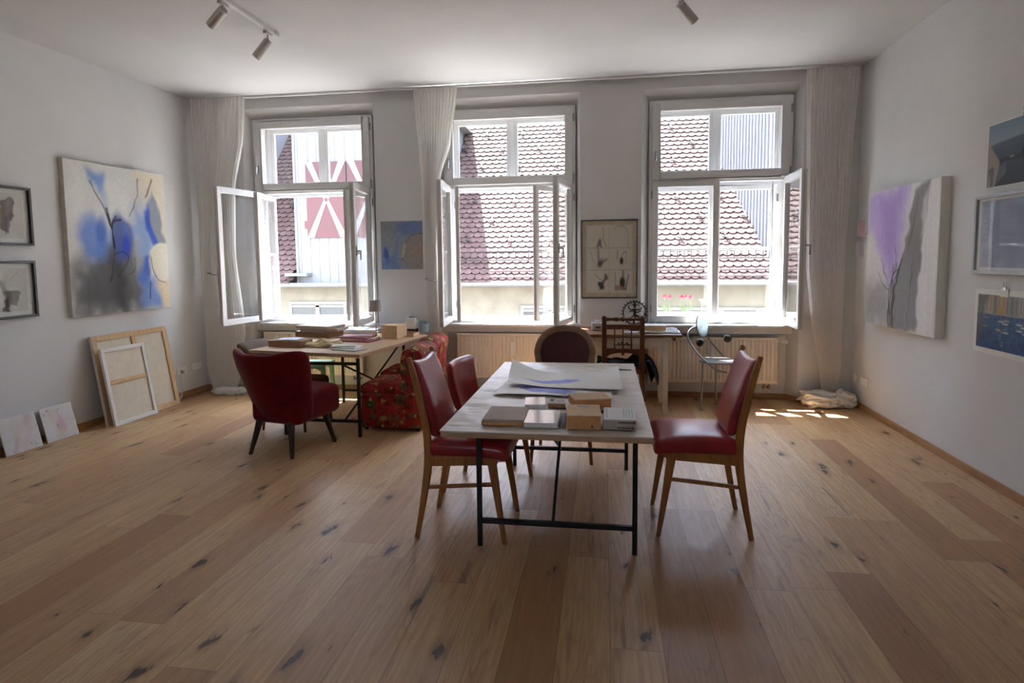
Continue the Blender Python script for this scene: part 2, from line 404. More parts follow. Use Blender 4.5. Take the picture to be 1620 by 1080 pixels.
    # short dark cracks that follow the grain
    ck = t.noise(space(20, 1.1), 1, 2, .5); ckm = t.math('MULTIPLY', t.ramp(ck, [(.66, 0.0), (.70, 1.0)]), t.ramp(broad, [(.5, 0.0), (.6, 1.0)])); c = t.mix(t.math('MULTIPLY', ckm, .45), c, S(74, 56, 44))
    # joints
    ex = t.math('MULTIPLY', t.math('MINIMUM', fr, t.math('SUBTRACT', 1, fr)), wd); ey = t.math('MULTIPLY', t.math('MINIMUM', fry, t.math('SUBTRACT', 1, fry)), ln)
    gap = t.math('LESS_THAN', t.math('MINIMUM', ex, ey), .0016)
    c = t.mix(t.math('MULTIPLY', gap, .5), c, S(70, 50, 36))
    t.link(c, t.b.inputs['Base Color'])
    t.b.inputs['Specular IOR Level'].default_value = .5
    rr = t.ramp(fine, [(.3, .5), (.7, .4)]); t.link(rr, t.b.inputs['Roughness'])
    h = t.math('SUBTRACT', t.math('MULTIPLY', fine, .25), gap); t.bump(h, .12, .003)
    MATS['oak_planks'] = t.m
floor_mat()
def floral_mat():
    t = NT('floral_cloth'); co = t.coord(); red = t.ramp(t.noise(co, 7, 3), [(.35, S(122, 28, 26)), (.65, S(164, 50, 42))])
    def blooms(scale, lo, hi, col, f, seed):
        vo = t.new('ShaderNodeTexVoronoi'); vo.inputs['Scale'].default_value = scale
        mp = t.mapping(co, loc=(seed, seed*.7, seed*.3)); ad = t.new('ShaderNodeVectorMath', operation='ADD'); t.link(mp, ad.inputs[0])
        nz = t.new('ShaderNodeTexNoise'); nz.inputs['Scale'].default_value = scale*3; sc = t.new('ShaderNodeVectorMath', operation='SCALE'); t.link(nz.outputs['Color'], sc.inputs[0]); sc.inputs['Scale'].default_value = .5/scale*1.6
        t.link(co, nz.inputs['Vector']); t.link(sc.outputs[0], ad.inputs[1]); t.link(ad.outputs[0], vo.inputs['Vector'])
        pk = t.new('ShaderNodeSeparateColor'); t.link(vo.outputs['Color'], pk.inputs[0])
        m = t.math('MULTIPLY', t.ramp(vo.outputs['Distance'], [(lo, 1.0), (hi, 0.0)]), t.math('GREATER_THAN', pk.outputs[0], f)); return m, col
    c = red
    for args in ((7, .30, .44, S(84, 74, 44), .50, 3.1), (12, .24, .4, S(104, 88, 54), .42, 9.2), (17, .22, .4, S(88, 26, 22), .3, 4.4), (10, .22, .34, S(168, 132, 76), .52, 5.7), (20, .2, .34, S(190, 160, 104), .6, 1.3), (15, .2, .34, S(164, 60, 50), .5, 7.9), (26, .2, .34, S(48, 46, 30), .62, 2.2)):
        m, col = blooms(*args); c = t.mix(m, c, col)
    t.link(c, t.b.inputs['Base Color']); t.b.inputs['Roughness'].default_value = .8; t.b.inputs['Specular IOR Level'].default_value = .2; t.bump(t.noise(co, 300, 2), .1, .003); MATS['floral_cloth'] = t.m
floral_mat()
def tile_mat():
    t = NT('roof_tile'); co = t.coord(); oi = t.noise(t.mapping(co, (5.2, 5.2, 7)), 1, 2)
    c = t.ramp(oi, [(.3, S(58, 43, 41)), (.5, S(67, 50, 48)), (.7, S(77, 60, 56))]); t.link(c, t.b.inputs['Base Color']); t.b.inputs['Roughness'].default_value = .8
    t.b.inputs['Specular IOR Level'].default_value = .2; MATS['roof_tile'] = t.m
tile_mat()
def tablecover_mat():
    t = NT('table_paper'); co = t.coord(); c = t.ramp(t.noise(co, 5, 4), [(.3, S(206, 195, 180)), (.7, S(220, 210, 196))])
    st = t.noise(t.mapping(co, (9, 60, 1)), 1, 3); c = t.mix(t.ramp(st, [(.68, 0.0), (.78, .45)]), c, S(104, 104, 124))
    t.link(c, t.b.inputs['Base Color']); t.b.inputs['Roughness'].default_value = .4
    w = t.noise(t.mapping(co, (3, 14, 1), (0, 0, .5)), 1, 3, .5); t.bump(w, .9, .03); MATS['table_paper'] = t.m
tablecover_mat()
# ------------------------------------------------------------------ the room
YB = -8.4                                   # wall behind the photographer
LT = .03                                    # the long left wall runs slightly out of square
LRZ = math.pi/2-math.atan(LT)
def LX(y): return LT*y
WIN = [(.58, 2.14, .65, 2.09), (2.83, 4.395, 2.90, 4.345), (5.03, 6.61, 5.11, 6.53)]    # opening at wall face, opening at frame
struct(MB().b(-.6, W+.3, YB-.3, .7, -.12, 0).build('floor', 'oak_planks', smooth=0))
struct(MB().b(-.8, W+.4, YB-.3, .6, H, H+.15).build('ceiling', 'ceiling_white', smooth=0))
struct(MB().prism([(0, 0), (0, .45), (-.4, .45), (LX(YB)-.4, YB-.2), (LX(YB), YB-.2)], 0, H).build('wall_left', 'wall_white', smooth=0))
struct(MB().b(W, W+.3, YB-.2, .45, 0, H).build('wall_right', 'wall_white', smooth=0))
FX0, FX1, FZ0, FZ1 = 2.7, 3.55, 1.5, 2.65                    # opening added in the wall behind the photographer to let in fill light
struct(MB().b(-.5, FX0, YB-.25, YB, 0, H).build('wall_front', 'wall_white', smooth=0)); struct(MB().b(FX1, W, YB-.25, YB, 0, H).build('wall_front', 'wall_white', smooth=0))
struct(MB().b(FX0, FX1, YB-.25, YB, 0, FZ0).build('wall_front', 'wall_white', smooth=0)); struct(MB().b(FX0, FX1, YB-.25, YB, FZ1, H).build('wall_front', 'wall_white', smooth=0))
bw = MB(); YF, YO = .14, .50
px = [(0, 0)]+[(a, d) for a, d in []]
edges = [(0.0, 0.0)]
for a0, a1, b0, b1 in WIN: edges += [(a0, b0), (a1, b1)]
edges += [(W, W)]
for i in range(0, 8, 2):
    (a, fa), (b, fb) = edges[i], edges[i+1]
    poly = [(a, 0), (b, 0), (fb, YF), (fb, YO), (fa, YO), (fa, YF)]
    q = []
    for p in poly:
        if not q or (abs(p[0]-q[-1][0])+abs(p[1]-q[-1][1])) > 1e-4: q.append(p)
    struct(MB().prism(q, 0, H).build('wall_back', 'wall_white', smooth=0))
for a0, a1, b0, b1 in WIN:
    bw = MB(); bw.prism([(0, 3.22), (0, H), (YO, H), (YO, 3.115), (YF, 3.115)], a0, a1, 'x'); struct(bw.build('wall_back', 'wall_white', smooth=0))       # lintel with splayed soffit
    struct(MB().b(b0, b1, YF, YO, 0, .80).build('wall_back', 'wall_white', smooth=0))       # parapet behind the radiator
# baseboards
def bb(name, mb, m='board_oak'): struct(mb.build(name, m, bevel=.003))
m = MB()
segs = [(0, WIN[0][0])]+[(WIN[i][1], WIN[i+1][0]) for i in range(2)]+[(WIN[2][1], W)]
for a, b in segs: m.b(a, b, -.016, 0, 0, .06)
for a0, a1, b0, b1 in WIN:
    m.b(b0, b1, YF-.016, YF, 0, .06)
    m.bar((a0, -.0, .03), (b0+.004, YF-.008, .03), .016, .06); m.bar((a1, 0, .03), (b1-.004, YF-.008, .03), .016, .06)
bb('baseboard_back', m)
bb('baseboard_left', MB().prism([(.0, 0), (.016, 0), (LX(YB)+.016, YB), (LX(YB), YB)], 0, .06), 'board_oak_y')
bb('baseboard_right', MB().b(W-.016, W, YB, 0, 0, .06), 'board_oak_y')
# curtain rail under the ceiling
struct(MB().b(.02, W-.02, -.105, -.06, H-.022, H).build('trim_1', 'frame_white', bevel=.003))

# ------------------------------------------------------------------ box windows: two layers of sashes
def frame_rect(m, x0, x1, z0, z1, w, y0, y1, wb=None, wt=None):
    wb = wb or w; wt = wt or w
    m.b(x0, x0+w, y0, y1, z0, z1); m.b(x1-w, x1, y0, y1, z0, z1); m.b(x0+w, x1-w, y0, y1, z0, z0+wb); m.b(x0+w, x1-w, y0, y1, z1-wt, z1)
def leaf(parent, hx, hy, hz0, hz1, L, side, ang, name, bar=None, handle=False, stile=.062, t=.05, pane='glass'):
    """one casement; local x runs from the hinge to the free edge, side=-1 hinge on the left"""
    o = MB(); s = 1 if side < 0 else -1
    X = lambda a, b: (min(s*a, s*b), max(s*a, s*b))
    z0, z1 = 0, hz1-hz0
    for a, b, c, d in ((0, stile, z0, z1), (L-stile, L, z0, z1), (stile, L-stile, z0, stile), (stile, L-stile, z1-stile, z1)):
        x0, x1 = X(a, b); o.b(x0, x1, 0, t, c, d)
    if bar: x0, x1 = X(stile, L-stile); o.b(x0, x1, .008, t-.008, bar-.014, bar+.014)
    c = o.build(name, 'frame_white', parent, (hx, hy, hz0), bevel=.005)
    c.rotation_euler = (0, 0, R(ang)*(-1 if side < 0 else 1))
    x0, x1 = X(stile-.004, L-stile+.004)
    MB().b(x0, x1, t*.5-.002, t*.5+.002, stile-.004, z1-stile+.004).build('pane', pane, c, smooth=0)
    # weather strip groove along the free edge
    xe = s*L; g = MB().b(min(xe, xe+s*.004), max(xe, xe+s*.004), t*.42, t*.62, .02, z1-.02); g.build('edge_seal', 'frame_edge', c, smooth=0)
    if handle:
        h = MB(); hz = .78; xc = s*(L-stile/2)
        h.b(xc-.014, xc+.014, -.008, 0, hz-.05, hz+.05); h.tube([(xc, -.004, hz), (xc, -.045, hz)], .009); h.tube([(xc, -.045, hz+.006), (xc, -.045, hz-.09)], .009)
        h.build('handle', 'steel_grey', c, bevel=.002)
    m_ = MB(); m_.tube([(0, -.012, .10), (0, -.012, .18)], .008); m_.tube([(0, -.012, z1-.18), (0, -.012, z1-.10)], .008); m_.build('hinge', 'steel_grey', c)
    return c
ZB, ZT, TR0, TR1 = .80, 3.115, 2.275, 2.365
def window(n, b0, b1, li, ri, lo, ro):
    w = struct(empty('window_%d' % n, ((b0+b1)/2, .2, ZB)), 'tall white double-layer casement window', 'window')
    def loc(m): m.v = [(x-(b0+b1)/2, y-.2, z-ZB) for x, y, z in m.v]; return m
    mid = (b0+b1)/2
    f = MB(); frame_rect(f, b0, b1, ZB, ZT, .045, .085, .15, wb=.03); f.b(b0+.045, b1-.045, .085, .15, TR0, TR1)
    loc(f).build('inner_frame', 'frame_white', w, bevel=.005)
    f = MB(); frame_rect(f, b0, b1, ZB, ZT, .07, .37, .43, wb=.05); f.b(b0+.07, b1-.07, .37, .43, TR0-.01, TR1); f.b(mid-.025, mid+.025, .37, .43, TR1, ZT-.07)
    loc(f).build('outer_frame', 'frame_white', w, bevel=.005)
    # upper lights, both layers shut
    s = MB(); frame_rect(s, b0+.03, b1-.03, TR1-.055, ZT-.025, .082, .062, .115); us = loc(s).build('upper_sash', 'frame_white', w, bevel=.006)
    loc(MB().b(b0+.10, b1-.10, .088, .092, TR1+.02, ZT-.1)).build('pane', 'glass', us, smooth=0)
    hh = MB(); hh.b(b0+.055, b0+.08, .052, .062, TR1+.14, TR1+.24); hh.tube([(b0+.067, .056, TR1+.22), (b0+.067, .03, TR1+.22), (b0+.067, .026, TR1+.12)], .008)
    loc(hh).build('handle', 'chrome', us, bevel=.002)
    hg = MB(); hg.b(b1-.03, b1-.012, .055, .068, ZT-.17, ZT-.09); hg.b(b1-.03, b1-.012, .055, .068, TR1-.06, TR1+.04); loc(hg).build('hinge', 'steel_grey', us, bevel=.003)
    o = MB(); frame_rect(o, b0+.07, mid-.025, TR1, ZT-.07, .035, .375, .415); frame_rect(o, mid+.025, b1-.07, TR1, ZT-.07, .035, .375, .415)
    os_ = loc(o).build('outer_upper_sash', 'frame_white', w, bevel=.004)
    p = MB(); p.b(b0+.1, mid-.055, .393, .397, TR1+.03, ZT-.1); p.b(mid+.055, b1-.1, .393, .397, TR1+.03, ZT-.1); loc(p).build('pane', 'glass', os_, smooth=0)
    # lower casements
    L = mid-b0-.03+.005
    for side, a in ((-1, li), (1, ri)):
        hx = (b0+.03 if side < 0 else b1-.03)-mid
        leaf(w, hx, .075-.2, .005+.015, TR0+.02-ZB, L, side, a, 'inner_casement', handle=(a != 0 and side > 0))
    Lo = mid-b0-.075
    for side, a in ((-1, lo), (1, ro)):
        hx = (b0+.07 if side < 0 else b1-.07)-mid
        leaf(w, hx, .335-.2, .05, TR0-.015-ZB, Lo, side, a, 'outer_casement', bar=.735, stile=.05, t=.04)
    sl = MB(); sl.b(b0, b1, .15, .43, ZB-.0, ZB+.012); sl.prism([(-.055, .775), (-.055, .80), (.15, .802), (.15, .775)], b0-.062, b1+.062, 'x')
    loc(sl).build('sill', 'frame_white', w, bevel=.006)
    ap = MB().b(b0-.03, b1+.03, .05, .14, .70, .775); loc(ap).build('sill_apron', 'frame_white', w, bevel=.003)
    loc(MB().prism([(.43, .80), (.62, .775), (.62, .79), (.43, .815)], b0-.03, b1+.03, 'x')).build('outer_sill', 'frame_white', w)
    return w
window(1, WIN[0][2], WIN[0][3], 97, 97, 77.5, 82)
window(2, WIN[1][2], WIN[1][3], 84, 81, 77, 60)
def fill_window():
    w = struct(empty('window_4', ((FX0+FX1)/2, YB-.1, FZ0)), 'plain white window added behind the photographer for fill light', 'window'); f = MB()
    frame_rect(f, FX0, FX1, FZ0, FZ1, .06, YB-.13, YB-.07); m_ = (FX0+FX1)/2; f.b(m_-.05, m_+.05, YB-.13, YB-.07, FZ0, FZ1)
    f.v = [(x-m_, y-YB+.1, z-FZ0) for x, y, z in f.v]; f.build('frame', 'frame_white', w, bevel=.005)
    MB().b(FX0-m_+.05, FX1-m_-.05, -.002, .002, .05, FZ1-FZ0-.05).build('pane', 'glass', w, smooth=0)
fill_window()
window(3, WIN[2][2], WIN[2][3], 0, 87.5, 0, 0)

# ------------------------------------------------------------------ radiators
def radiator(x0, x1, z0, z1, label, valve):
    t = thing('radiator', label, 'radiator', ((x0+x1)/2, .06, z0), 0, 'flat radiators under the windows')
    w = x1-x0; h = z1-z0; prof = []
    n = int(w/.04)
    for i in range(n):
        a = -w/2+.02+(w-.04)*i/n; s = (w-.04)/n
        prof += [(a, -.05), (a+s*.22, -.05), (a+s*.36, -.038), (a+s*.64, -.038), (a+s*.78, -.05)]
    prof += [(w/2-.02, -.05), (w/2-.02, -.03), (-w/2+.02, -.03)]
    MB().prism(prof, .035, h-.03).build('fluted_panel', 'radiator_white', t, smooth=30)
    b = MB(); b.b(-w/2, w/2, -.045, .05, .0, .035); b.b(-w/2, w/2, -.045, .05, h-.03, h); b.b(-w/2, -w/2+.02, -.045, .05, 0, h); b.b(w/2-.02, w/2, -.045, .05, 0, h); b.b(-w/2, w/2, .0, .05, 0, h)
    b.build('casing', 'radiator_white', t, bevel=.006)
    MB().b(-.02, .02, -.066, -.05, h*.52, h*.82).build('heat_meter', 'plastic_white', t, bevel=.004)
    p = MB(); xs = w/2-.12
    for d in (0, .05): p.tube([(xs+d, 0, 0), (xs+d, 0, -.05), (xs+d, .07, -.05)], .011)
    p.build('pipe', 'brass_dark', t)
    v = MB(); v.lathe([(.0, 0), (.012, 0), (.012, .03), (.021, .035), (.024, .09), (.018, .1), (0, .1)], 14, M=Matrix.Rotation(R(90), 3, 'Y'))
    v.build('thermostat', 'plastic_white', t, (w/2, -.01, h-.045))
radiator(.72, 1.92, .19, .69, 'cream radiator below the first window, mostly behind the paper-laden desk', 0)
radiator(3.03, 4.28, .19, .69, 'cream fluted radiator under the middle window behind the small red chair', 0)
radiator(5.12, 6.42, .18, .665, 'cream fluted radiator under the third window behind the steel chair', 1)

# ------------------------------------------------------------------ curtains
def curtain(name, label, lpts, rpts, zt, z0, folds, y0, amp, bottom_amp=None):
    """lpts / rpts: (z, x) of the left and right edge, top to bottom"""
    def at(p, z):
        for (za, xa), (zb, xb) in zip(p, p[1:]):
            if za >= z >= zb: f = (za-z)/max(1e-6, za-zb); f = f*f*(3-2*f)*.5+f*.5; return xa+(xb-xa)*f
        return p[-1][1]
    rnd = random.Random(name+label); ph = [rnd.uniform(-.5, .5) for _ in range(folds+2)]
    def fn(u, v):
        z = zt+(z0-zt)*v; a, b = at(lpts, z), at(rpts, z)
        k = u*folds; i = int(min(k, folds-1e-6)); A = amp*(1+.35*ph[i])*min(1, .35+v*3); A *= 1+.25*math.sin(v*5+i)
        y = y0+A*math.sin(2*math.pi*k+.2*math.sin(v*3+u*5)*v)
        x = a+(b-a)*(u+.012*math.sin(2*math.pi*k*2))
        return (x, y, z)
    o = MB().sheet(fn, folds*10, 44).build(name, 'curtain_sheer', smooth=180)
    return tag(o, label, 'curtain', 'sheer curtains')
c1 = curtain('sheer_curtain', 'sheer white curtain in the corner beside the big blue abstract painting', [(3.32, .06), (2.3, .088), (1.6, .08), (.3, .10), (0.03, .16)], [(3.32, .723), (2.9, .69), (2.3, .557), (1.6, .53), (.75, .60), (.3, .54), (0.03, .46)], 3.32, .03, 15, -.15, .022)
c2 = curtain('sheer_curtain', 'sheer white curtain on the wall beside the small blue picture', [(3.32, 2.629), (2.3, 2.70), (.9, 2.72), (0.03, 2.75)], [(3.32, 3.113), (2.75, 3.03), (2.35, 2.90), (1.6, 2.86), (.7, 2.88), (0.03, 2.88)], 3.32, .03, 13, -.09, .02)
c3 = curtain('sheer_curtain', 'sheer white curtain in the corner by the purple painting, bunched on the floor', [(3.32, 6.598), (1.4, 6.64), (1.03, 6.68), (.23, 6.81), (.1, 6.83)], [(3.32, 7.085), (2.4, 7.03), (1.4, 7.0), (1.0, 7.0), (.4, 7.0), (.23, 6.98), (.1, 6.97)], 3.32, .1, 13, -.075, .022)
def lump(c, d, seed, amp=.14):
    rs = random.Random(seed); ks = [(rs.uniform(6, 22), rs.uniform(0, 6), Vector((rs.uniform(-1, 1), rs.uniform(-1, 1), rs.uniform(-1, 1))).normalized()) for _ in range(9)]
    def fn(p):
        q = Vector((p.x/d[0]*2, p.y/d[1]*2, p.z/d[2]*2)); s = 1+amp*sum(math.sin(k*(q.dot(v))+f) for k, f, v in ks)/2.6
        r = Vector((p.x*s, p.y*s, p.z*s)); r.z = max(r.z, -d[2]/2); return r
    return MB().rbox(c, d, min(d)/2, 22, fn)
b = lump((0, 0, .075), (.30, .26, .15), 4); b2 = lump((.22, .02, .075), (.24, .24, .15), 9); b.add(b2.v, b2.f)
bo = b.build('curtain_hem', 'curtain_bundle', c3, (6.765, -.16, 0.0), smooth=180); bo['label'] = 'crumpled hem bunched on the floor'
b = lump((0, 0, .03), (.34, .2, .07), 12); bo = b.build('curtain_hem', 'curtain_bundle', c1, (.42, -.2, 0.0), smooth=180)
# tie-back hooks screwed to the wall
# ------------------------------------------------------------------ the street and the house across it
struct(MB().b(-14, 18, .62, 7.2, -4.2, -4.0).build('ground', 'street_grey', smooth=0), 'narrow grey street', 'street')
HZ, HY, SL = 1.06, 6.75, 1.2                     # eaves height, eaves line, roof slope
def roof_z(y): return HZ+SL*(y-HY)
house = thing('neighbouring_house', 'cream plastered house across the street with steep red scalloped tile roof', 'house', (2, 7, -4))
def hb(m, name, mat, parent=house, **k): m.v = [(x-2, y-7, z+4) for x, y, z in m.v] if parent is house else m.v; return m.build(name, mat, parent, **k)
hb(MB().b(-9, 13, 7.0, 7.3, -4, 1.25), 'facade', 'plaster_cream', smooth=0)
hb(MB().prism([(7.3, 1.2), (13.2, 1.2), (13.2, roof_z(11.6)-.9), (11.6, roof_z(11.6)-.12), (7.0, roof_z(7.0)-.12)], -9, 13, 'x'), 'roof_deck', 'roof_tile', smooth=0)
# scalloped tiles, one mesh of little round-ended plates
nrm = Vector((0, -SL, 1)).normalized(); upv = Vector((0, 1, SL)).normalized()
tm = MB(); TW, EX = .178, .155
rows = int(((11.3-HY)*math.hypot(1, SL))/EX); rs = random.Random(3)
vs, fs, rim = [], [], []
for r_ in range(rows):
    base = Vector((0, HY-.12, roof_z(HY-.12)))+upv*(EX*r_)
    for i in range(int(16.5/TW)):
        x = -6.2+i*TW+(TW/2 if r_ % 2 else 0)+rs.uniform(-.004, .004)
        if -2.5 < x < .95: continue
        lift = .028+rs.uniform(0, .005)
        pts = [(-TW/2+.002, EX*1.15, .006), (-TW/2+.002, .052, lift)]
        for a in (200, 225, 247, 270, 293, 315, 340): pts.append((math.cos(R(a))*(TW/2-.002), .066+math.sin(R(a))*.066, lift))
        pts += [(TW/2-.002, .052, lift), (TW/2-.002, EX*1.15, .006)]
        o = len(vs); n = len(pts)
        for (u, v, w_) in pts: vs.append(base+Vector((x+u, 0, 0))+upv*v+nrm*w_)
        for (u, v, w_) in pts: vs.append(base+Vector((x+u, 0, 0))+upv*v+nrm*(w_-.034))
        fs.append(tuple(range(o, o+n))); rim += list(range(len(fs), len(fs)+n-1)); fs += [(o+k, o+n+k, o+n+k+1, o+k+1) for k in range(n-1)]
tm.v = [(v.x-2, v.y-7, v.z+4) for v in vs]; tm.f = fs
tm.m = None; tiles = tm.build('tiled_roof', 'roof_tile', house, smooth=0, edge=(set(rim), 'tile_lip_shade'))
# gutter and eaves board
g = MB(); arc = [(HY-.14+.085*math.cos(R(a)), .985+.085*math.sin(R(a))) for a in range(180, 361, 20)]+[(HY-.14+.075*math.cos(R(a)), .99+.075*math.sin(R(a))) for a in range(360, 179, -20)]
g.prism(arc, -9, 13, 'x'); hb(g, 'gutter', 'zinc', smooth=60)
hb(MB().b(-9, 13, HY-.05, 7.05, .93, 1.0), 'eaves_board', 'zinc', smooth=0)
# snow guard rail
sg = MB(); zr = 1.56; yr = 6.94
for dz in (-.09, .10): sg.bar((.96, yr, zr+dz), (12, yr, zr+dz), .02, .02)
k = .96
while k < 12: sg.bar((k, yr, zr-.09), (k, yr, zr+.10), .014); k += .145
hb(sg, 'snow_guard', 'terracotta')
sh = MB(); sh.box((0, -.02, .09), (.034, .018, .24), (0, -.25, 0)); sh.box((-.01, -.024, .03), (.13, .018, .03), (0, .3, 0)); hook0 = None
for r_ in range(8, 36, 4):
    for i in range(13):
        x = -3.2+i*.95+(.47 if (r_//4) % 2 else 0)
        p = Vector((x-2, HY-.12-7, roof_z(HY-.12)+4))+upv*(EX*r_)+nrm*.04
        if -2.5 < x < .95: continue
        if hook0 is None: o = hook0 = sh.build('snow_hook', 'terracotta', house, smooth=0)
        else: o = hook0.copy(); COL.objects.link(o)
        o.location = p; o.rotation_euler = (R(-40), 0, rs.uniform(-.2, .2))
# the white boarded dormer with hatches painted red and white
DX0, DX1, DZ = -2.45, .90, 4.9
d = MB(); d.b(DX0, DX1, 6.90, 10.2, .98, DZ); d.prism([(DX0-.25, DZ-.05), ((DX0+DX1)/2, DZ+1.7), (DX1+.25, DZ-.05)], 6.85, 10.6, 'y')
dorm = hb(d, 'dormer', 'clad_white', smooth=0)
st = MB(); x = DX0+.1; rs = random.Random(5)
while x < DX1: st.b(x-2, x-2+.018, 6.886-7, 6.90-7, .98+4, DZ+4); x += rs.choice((.19, .21, .24))
st.b(DX0-2, DX0-2+.05, 6.875-7, 6.90-7, .98+4, DZ+4)
st.build('cover_strips', 'clad_grey', dorm, smooth=0)
def hatch(x0, x1, z0, z1):
    s = MB().b(x0-2, x1-2, -.155, -.11, z0+4, z1+4).build('hatch', 'shutter_red', dorm, bevel=.004)
    cr = MB(); w = .135; cx, cz = (x0+x1)/2-2, (z0+z1)/2+4; a, b_ = (x1-x0)/2, (z1-z0)/2
    for sx in (-1, 1):
        for sz in (-1, 1):
            cr.prism([(cx, cz+sz*.06), (cx+sx*w*.42, cz), (cx+sx*a, cz+sz*b_), (cx+sx*(a-w*1.25), cz+sz*b_)], -.162, -.155, 'y')
    c = cr.build('white_cross', 'clad_white', dorm, smooth=0)
    return s
hatch(-2.13, -1.16, 2.03, 3.75); hatch(-1.12, -.15, 2.03, 3.75)
MB().b(-2.2-2, -2.13-2, -.15, -.10, 2.25+4, 2.42+4).build('hatch_hinge', 'shutter_red', dorm)
hb(MB().prism([(-2.62, 6.62), (-2.08, 6.62), (-2.08, 6.9), (-2.45, 6.9), (-2.62, 6.98)], 1.16, 1.22, 'z'), 'lead_flashing', 'zinc', smooth=0)
# further dormer: boarded cheek on the right
d = MB(); d.prism([(8.10, 7.05), (7.20, 9.5), (9.5, 9.9), (10.4, 7.05)], 1.0, 6.6, 'z'); d2 = hb(d, 'dormer', 'clad_grey', smooth=0)
st = MB(); a, b_ = Vector((8.10, 7.05, 0)), Vector((7.20, 9.5, 0)); n_ = 22
for i in range(n_):
    p = a.lerp(b_, (i+.5)/n_); p2 = p+Vector((-.025, -.01, 0)); st.bar((p2.x-2, p2.y-7, 5.0), (p2.x-2, p2.y-7, 10.6), .04, .04)
st.build('cover_strips', 'clad_grey', d2, smooth=0)
hb(MB().b(-7.6, -4.2, 6.98, 10.2, .98, 9.0), 'shade_block', 'clad_white', smooth=0)  # unseen block added on the left to shade the tiles beside the dormer
# windows of the house under the eaves
def hwin(x0, x1, z0, z1, n):
    f = MB(); frame_rect(f, x0, x1, z0, z1, .06, 6.96, 7.01)
    for i in range(1, n): xx = x0+(x1-x0)*i/n; f.b(xx-.045, xx+.045, 6.955, 7.01, z0, z1)
    f.b(x0, x1, 6.955, 7.0, z1-.13, z1-.085)
    f = hb(f, 'house_window', 'house_frame', bevel=0)
    MB().b(x0+.05-2, x1-.05-2, -.02, -.01, z0+.05+4, z1-.05+4).build('pane', 'window_dark', f, smooth=0)
hwin(-2.72, -1.30, -.7, .55, 2); hwin(2.80, 4.1, -.8, .46, 2); hwin(5.6, 8.6, -.8, .42, 4)
# our own facade carries a flower box with tulips on the third window's outer sill
def tulips(x, y, z, label, n, seed):
    t = thing('tulips', label, 'flowers', (x, y, z), 0, 'tulips behind the glass'); rs = random.Random(seed)
    lf = MB(); fl = MB()
    for i in range(n):
        dx, dy = (i-(n-1)/2)*.055+rs.uniform(-.01, .01), rs.uniform(-.02, .02); h = .15+rs.uniform(-.012, .012)
        lf.tube([(dx*.5, dy, 0), (dx*.8, dy, h*.6), (dx, dy, h)], .004)
        for s_ in (-1, 1): lf.loft([[(dx*.5+s_*q*(.05+.02*i)-.010*w_, dy-.005, q*.09), (dx*.5+s_*q*(.05+.02*i)+.010*w_, dy-.005, q*.09), (dx*.5+s_*q*(.05+.02*i), dy+.004, q*.09)] for q, w_ in ((0, .5), (.4, 1), (.8, .8), (1, .1))])
        for k_ in range(6):
            a = k_*math.pi/3; c, s_ = math.cos(a), math.sin(a)
            def pt(u, v): r_ = .022*math.sin(min(1, v*1.25)*math.pi*.62)+.002; aa = a+(u-.5)*1.5*(1-v*.75); return (dx+r_*math.cos(aa), dy+r_*math.sin(aa), h+v*.055)
            fl.sheet(pt, 4, 5)
    lf.build('stems', 'leaf_green', t); fl.build('petals', 'petal_pink', t, smooth=180)
    pot = MB().lathe([(0, 0), (.035, 0), (.045, .07), (.048, .07), (.048, .085), (.04, .085), (.036, .07), (0, .07)], 18); pot.v = [(a_, b2_, c_-.085) for a_, b2_, c_ in pot.v]
    pot.build('pot', 'paper_white', t)
tulips(5.36, .54, .873, 'tulips with dark pink blooms outside the third window, nearer the statue', 2, 1)
tulips(5.56, .54, .873, 'tulips with pale pink blooms outside the third window, beside the flared holder', 3, 6)
t = MB().lathe([(0, 0), (.03, 0), (.028, .008), (.004, .014), (.004, .19), (.012, .215), (.034, .235), (.036, .238), (0, .238)], 18).build('candle_holder', 'steel_grey', None, (5.73, .54, .788))
tag(t, 'slender flared metal holder standing outside behind the closed casement', 'candle holder')
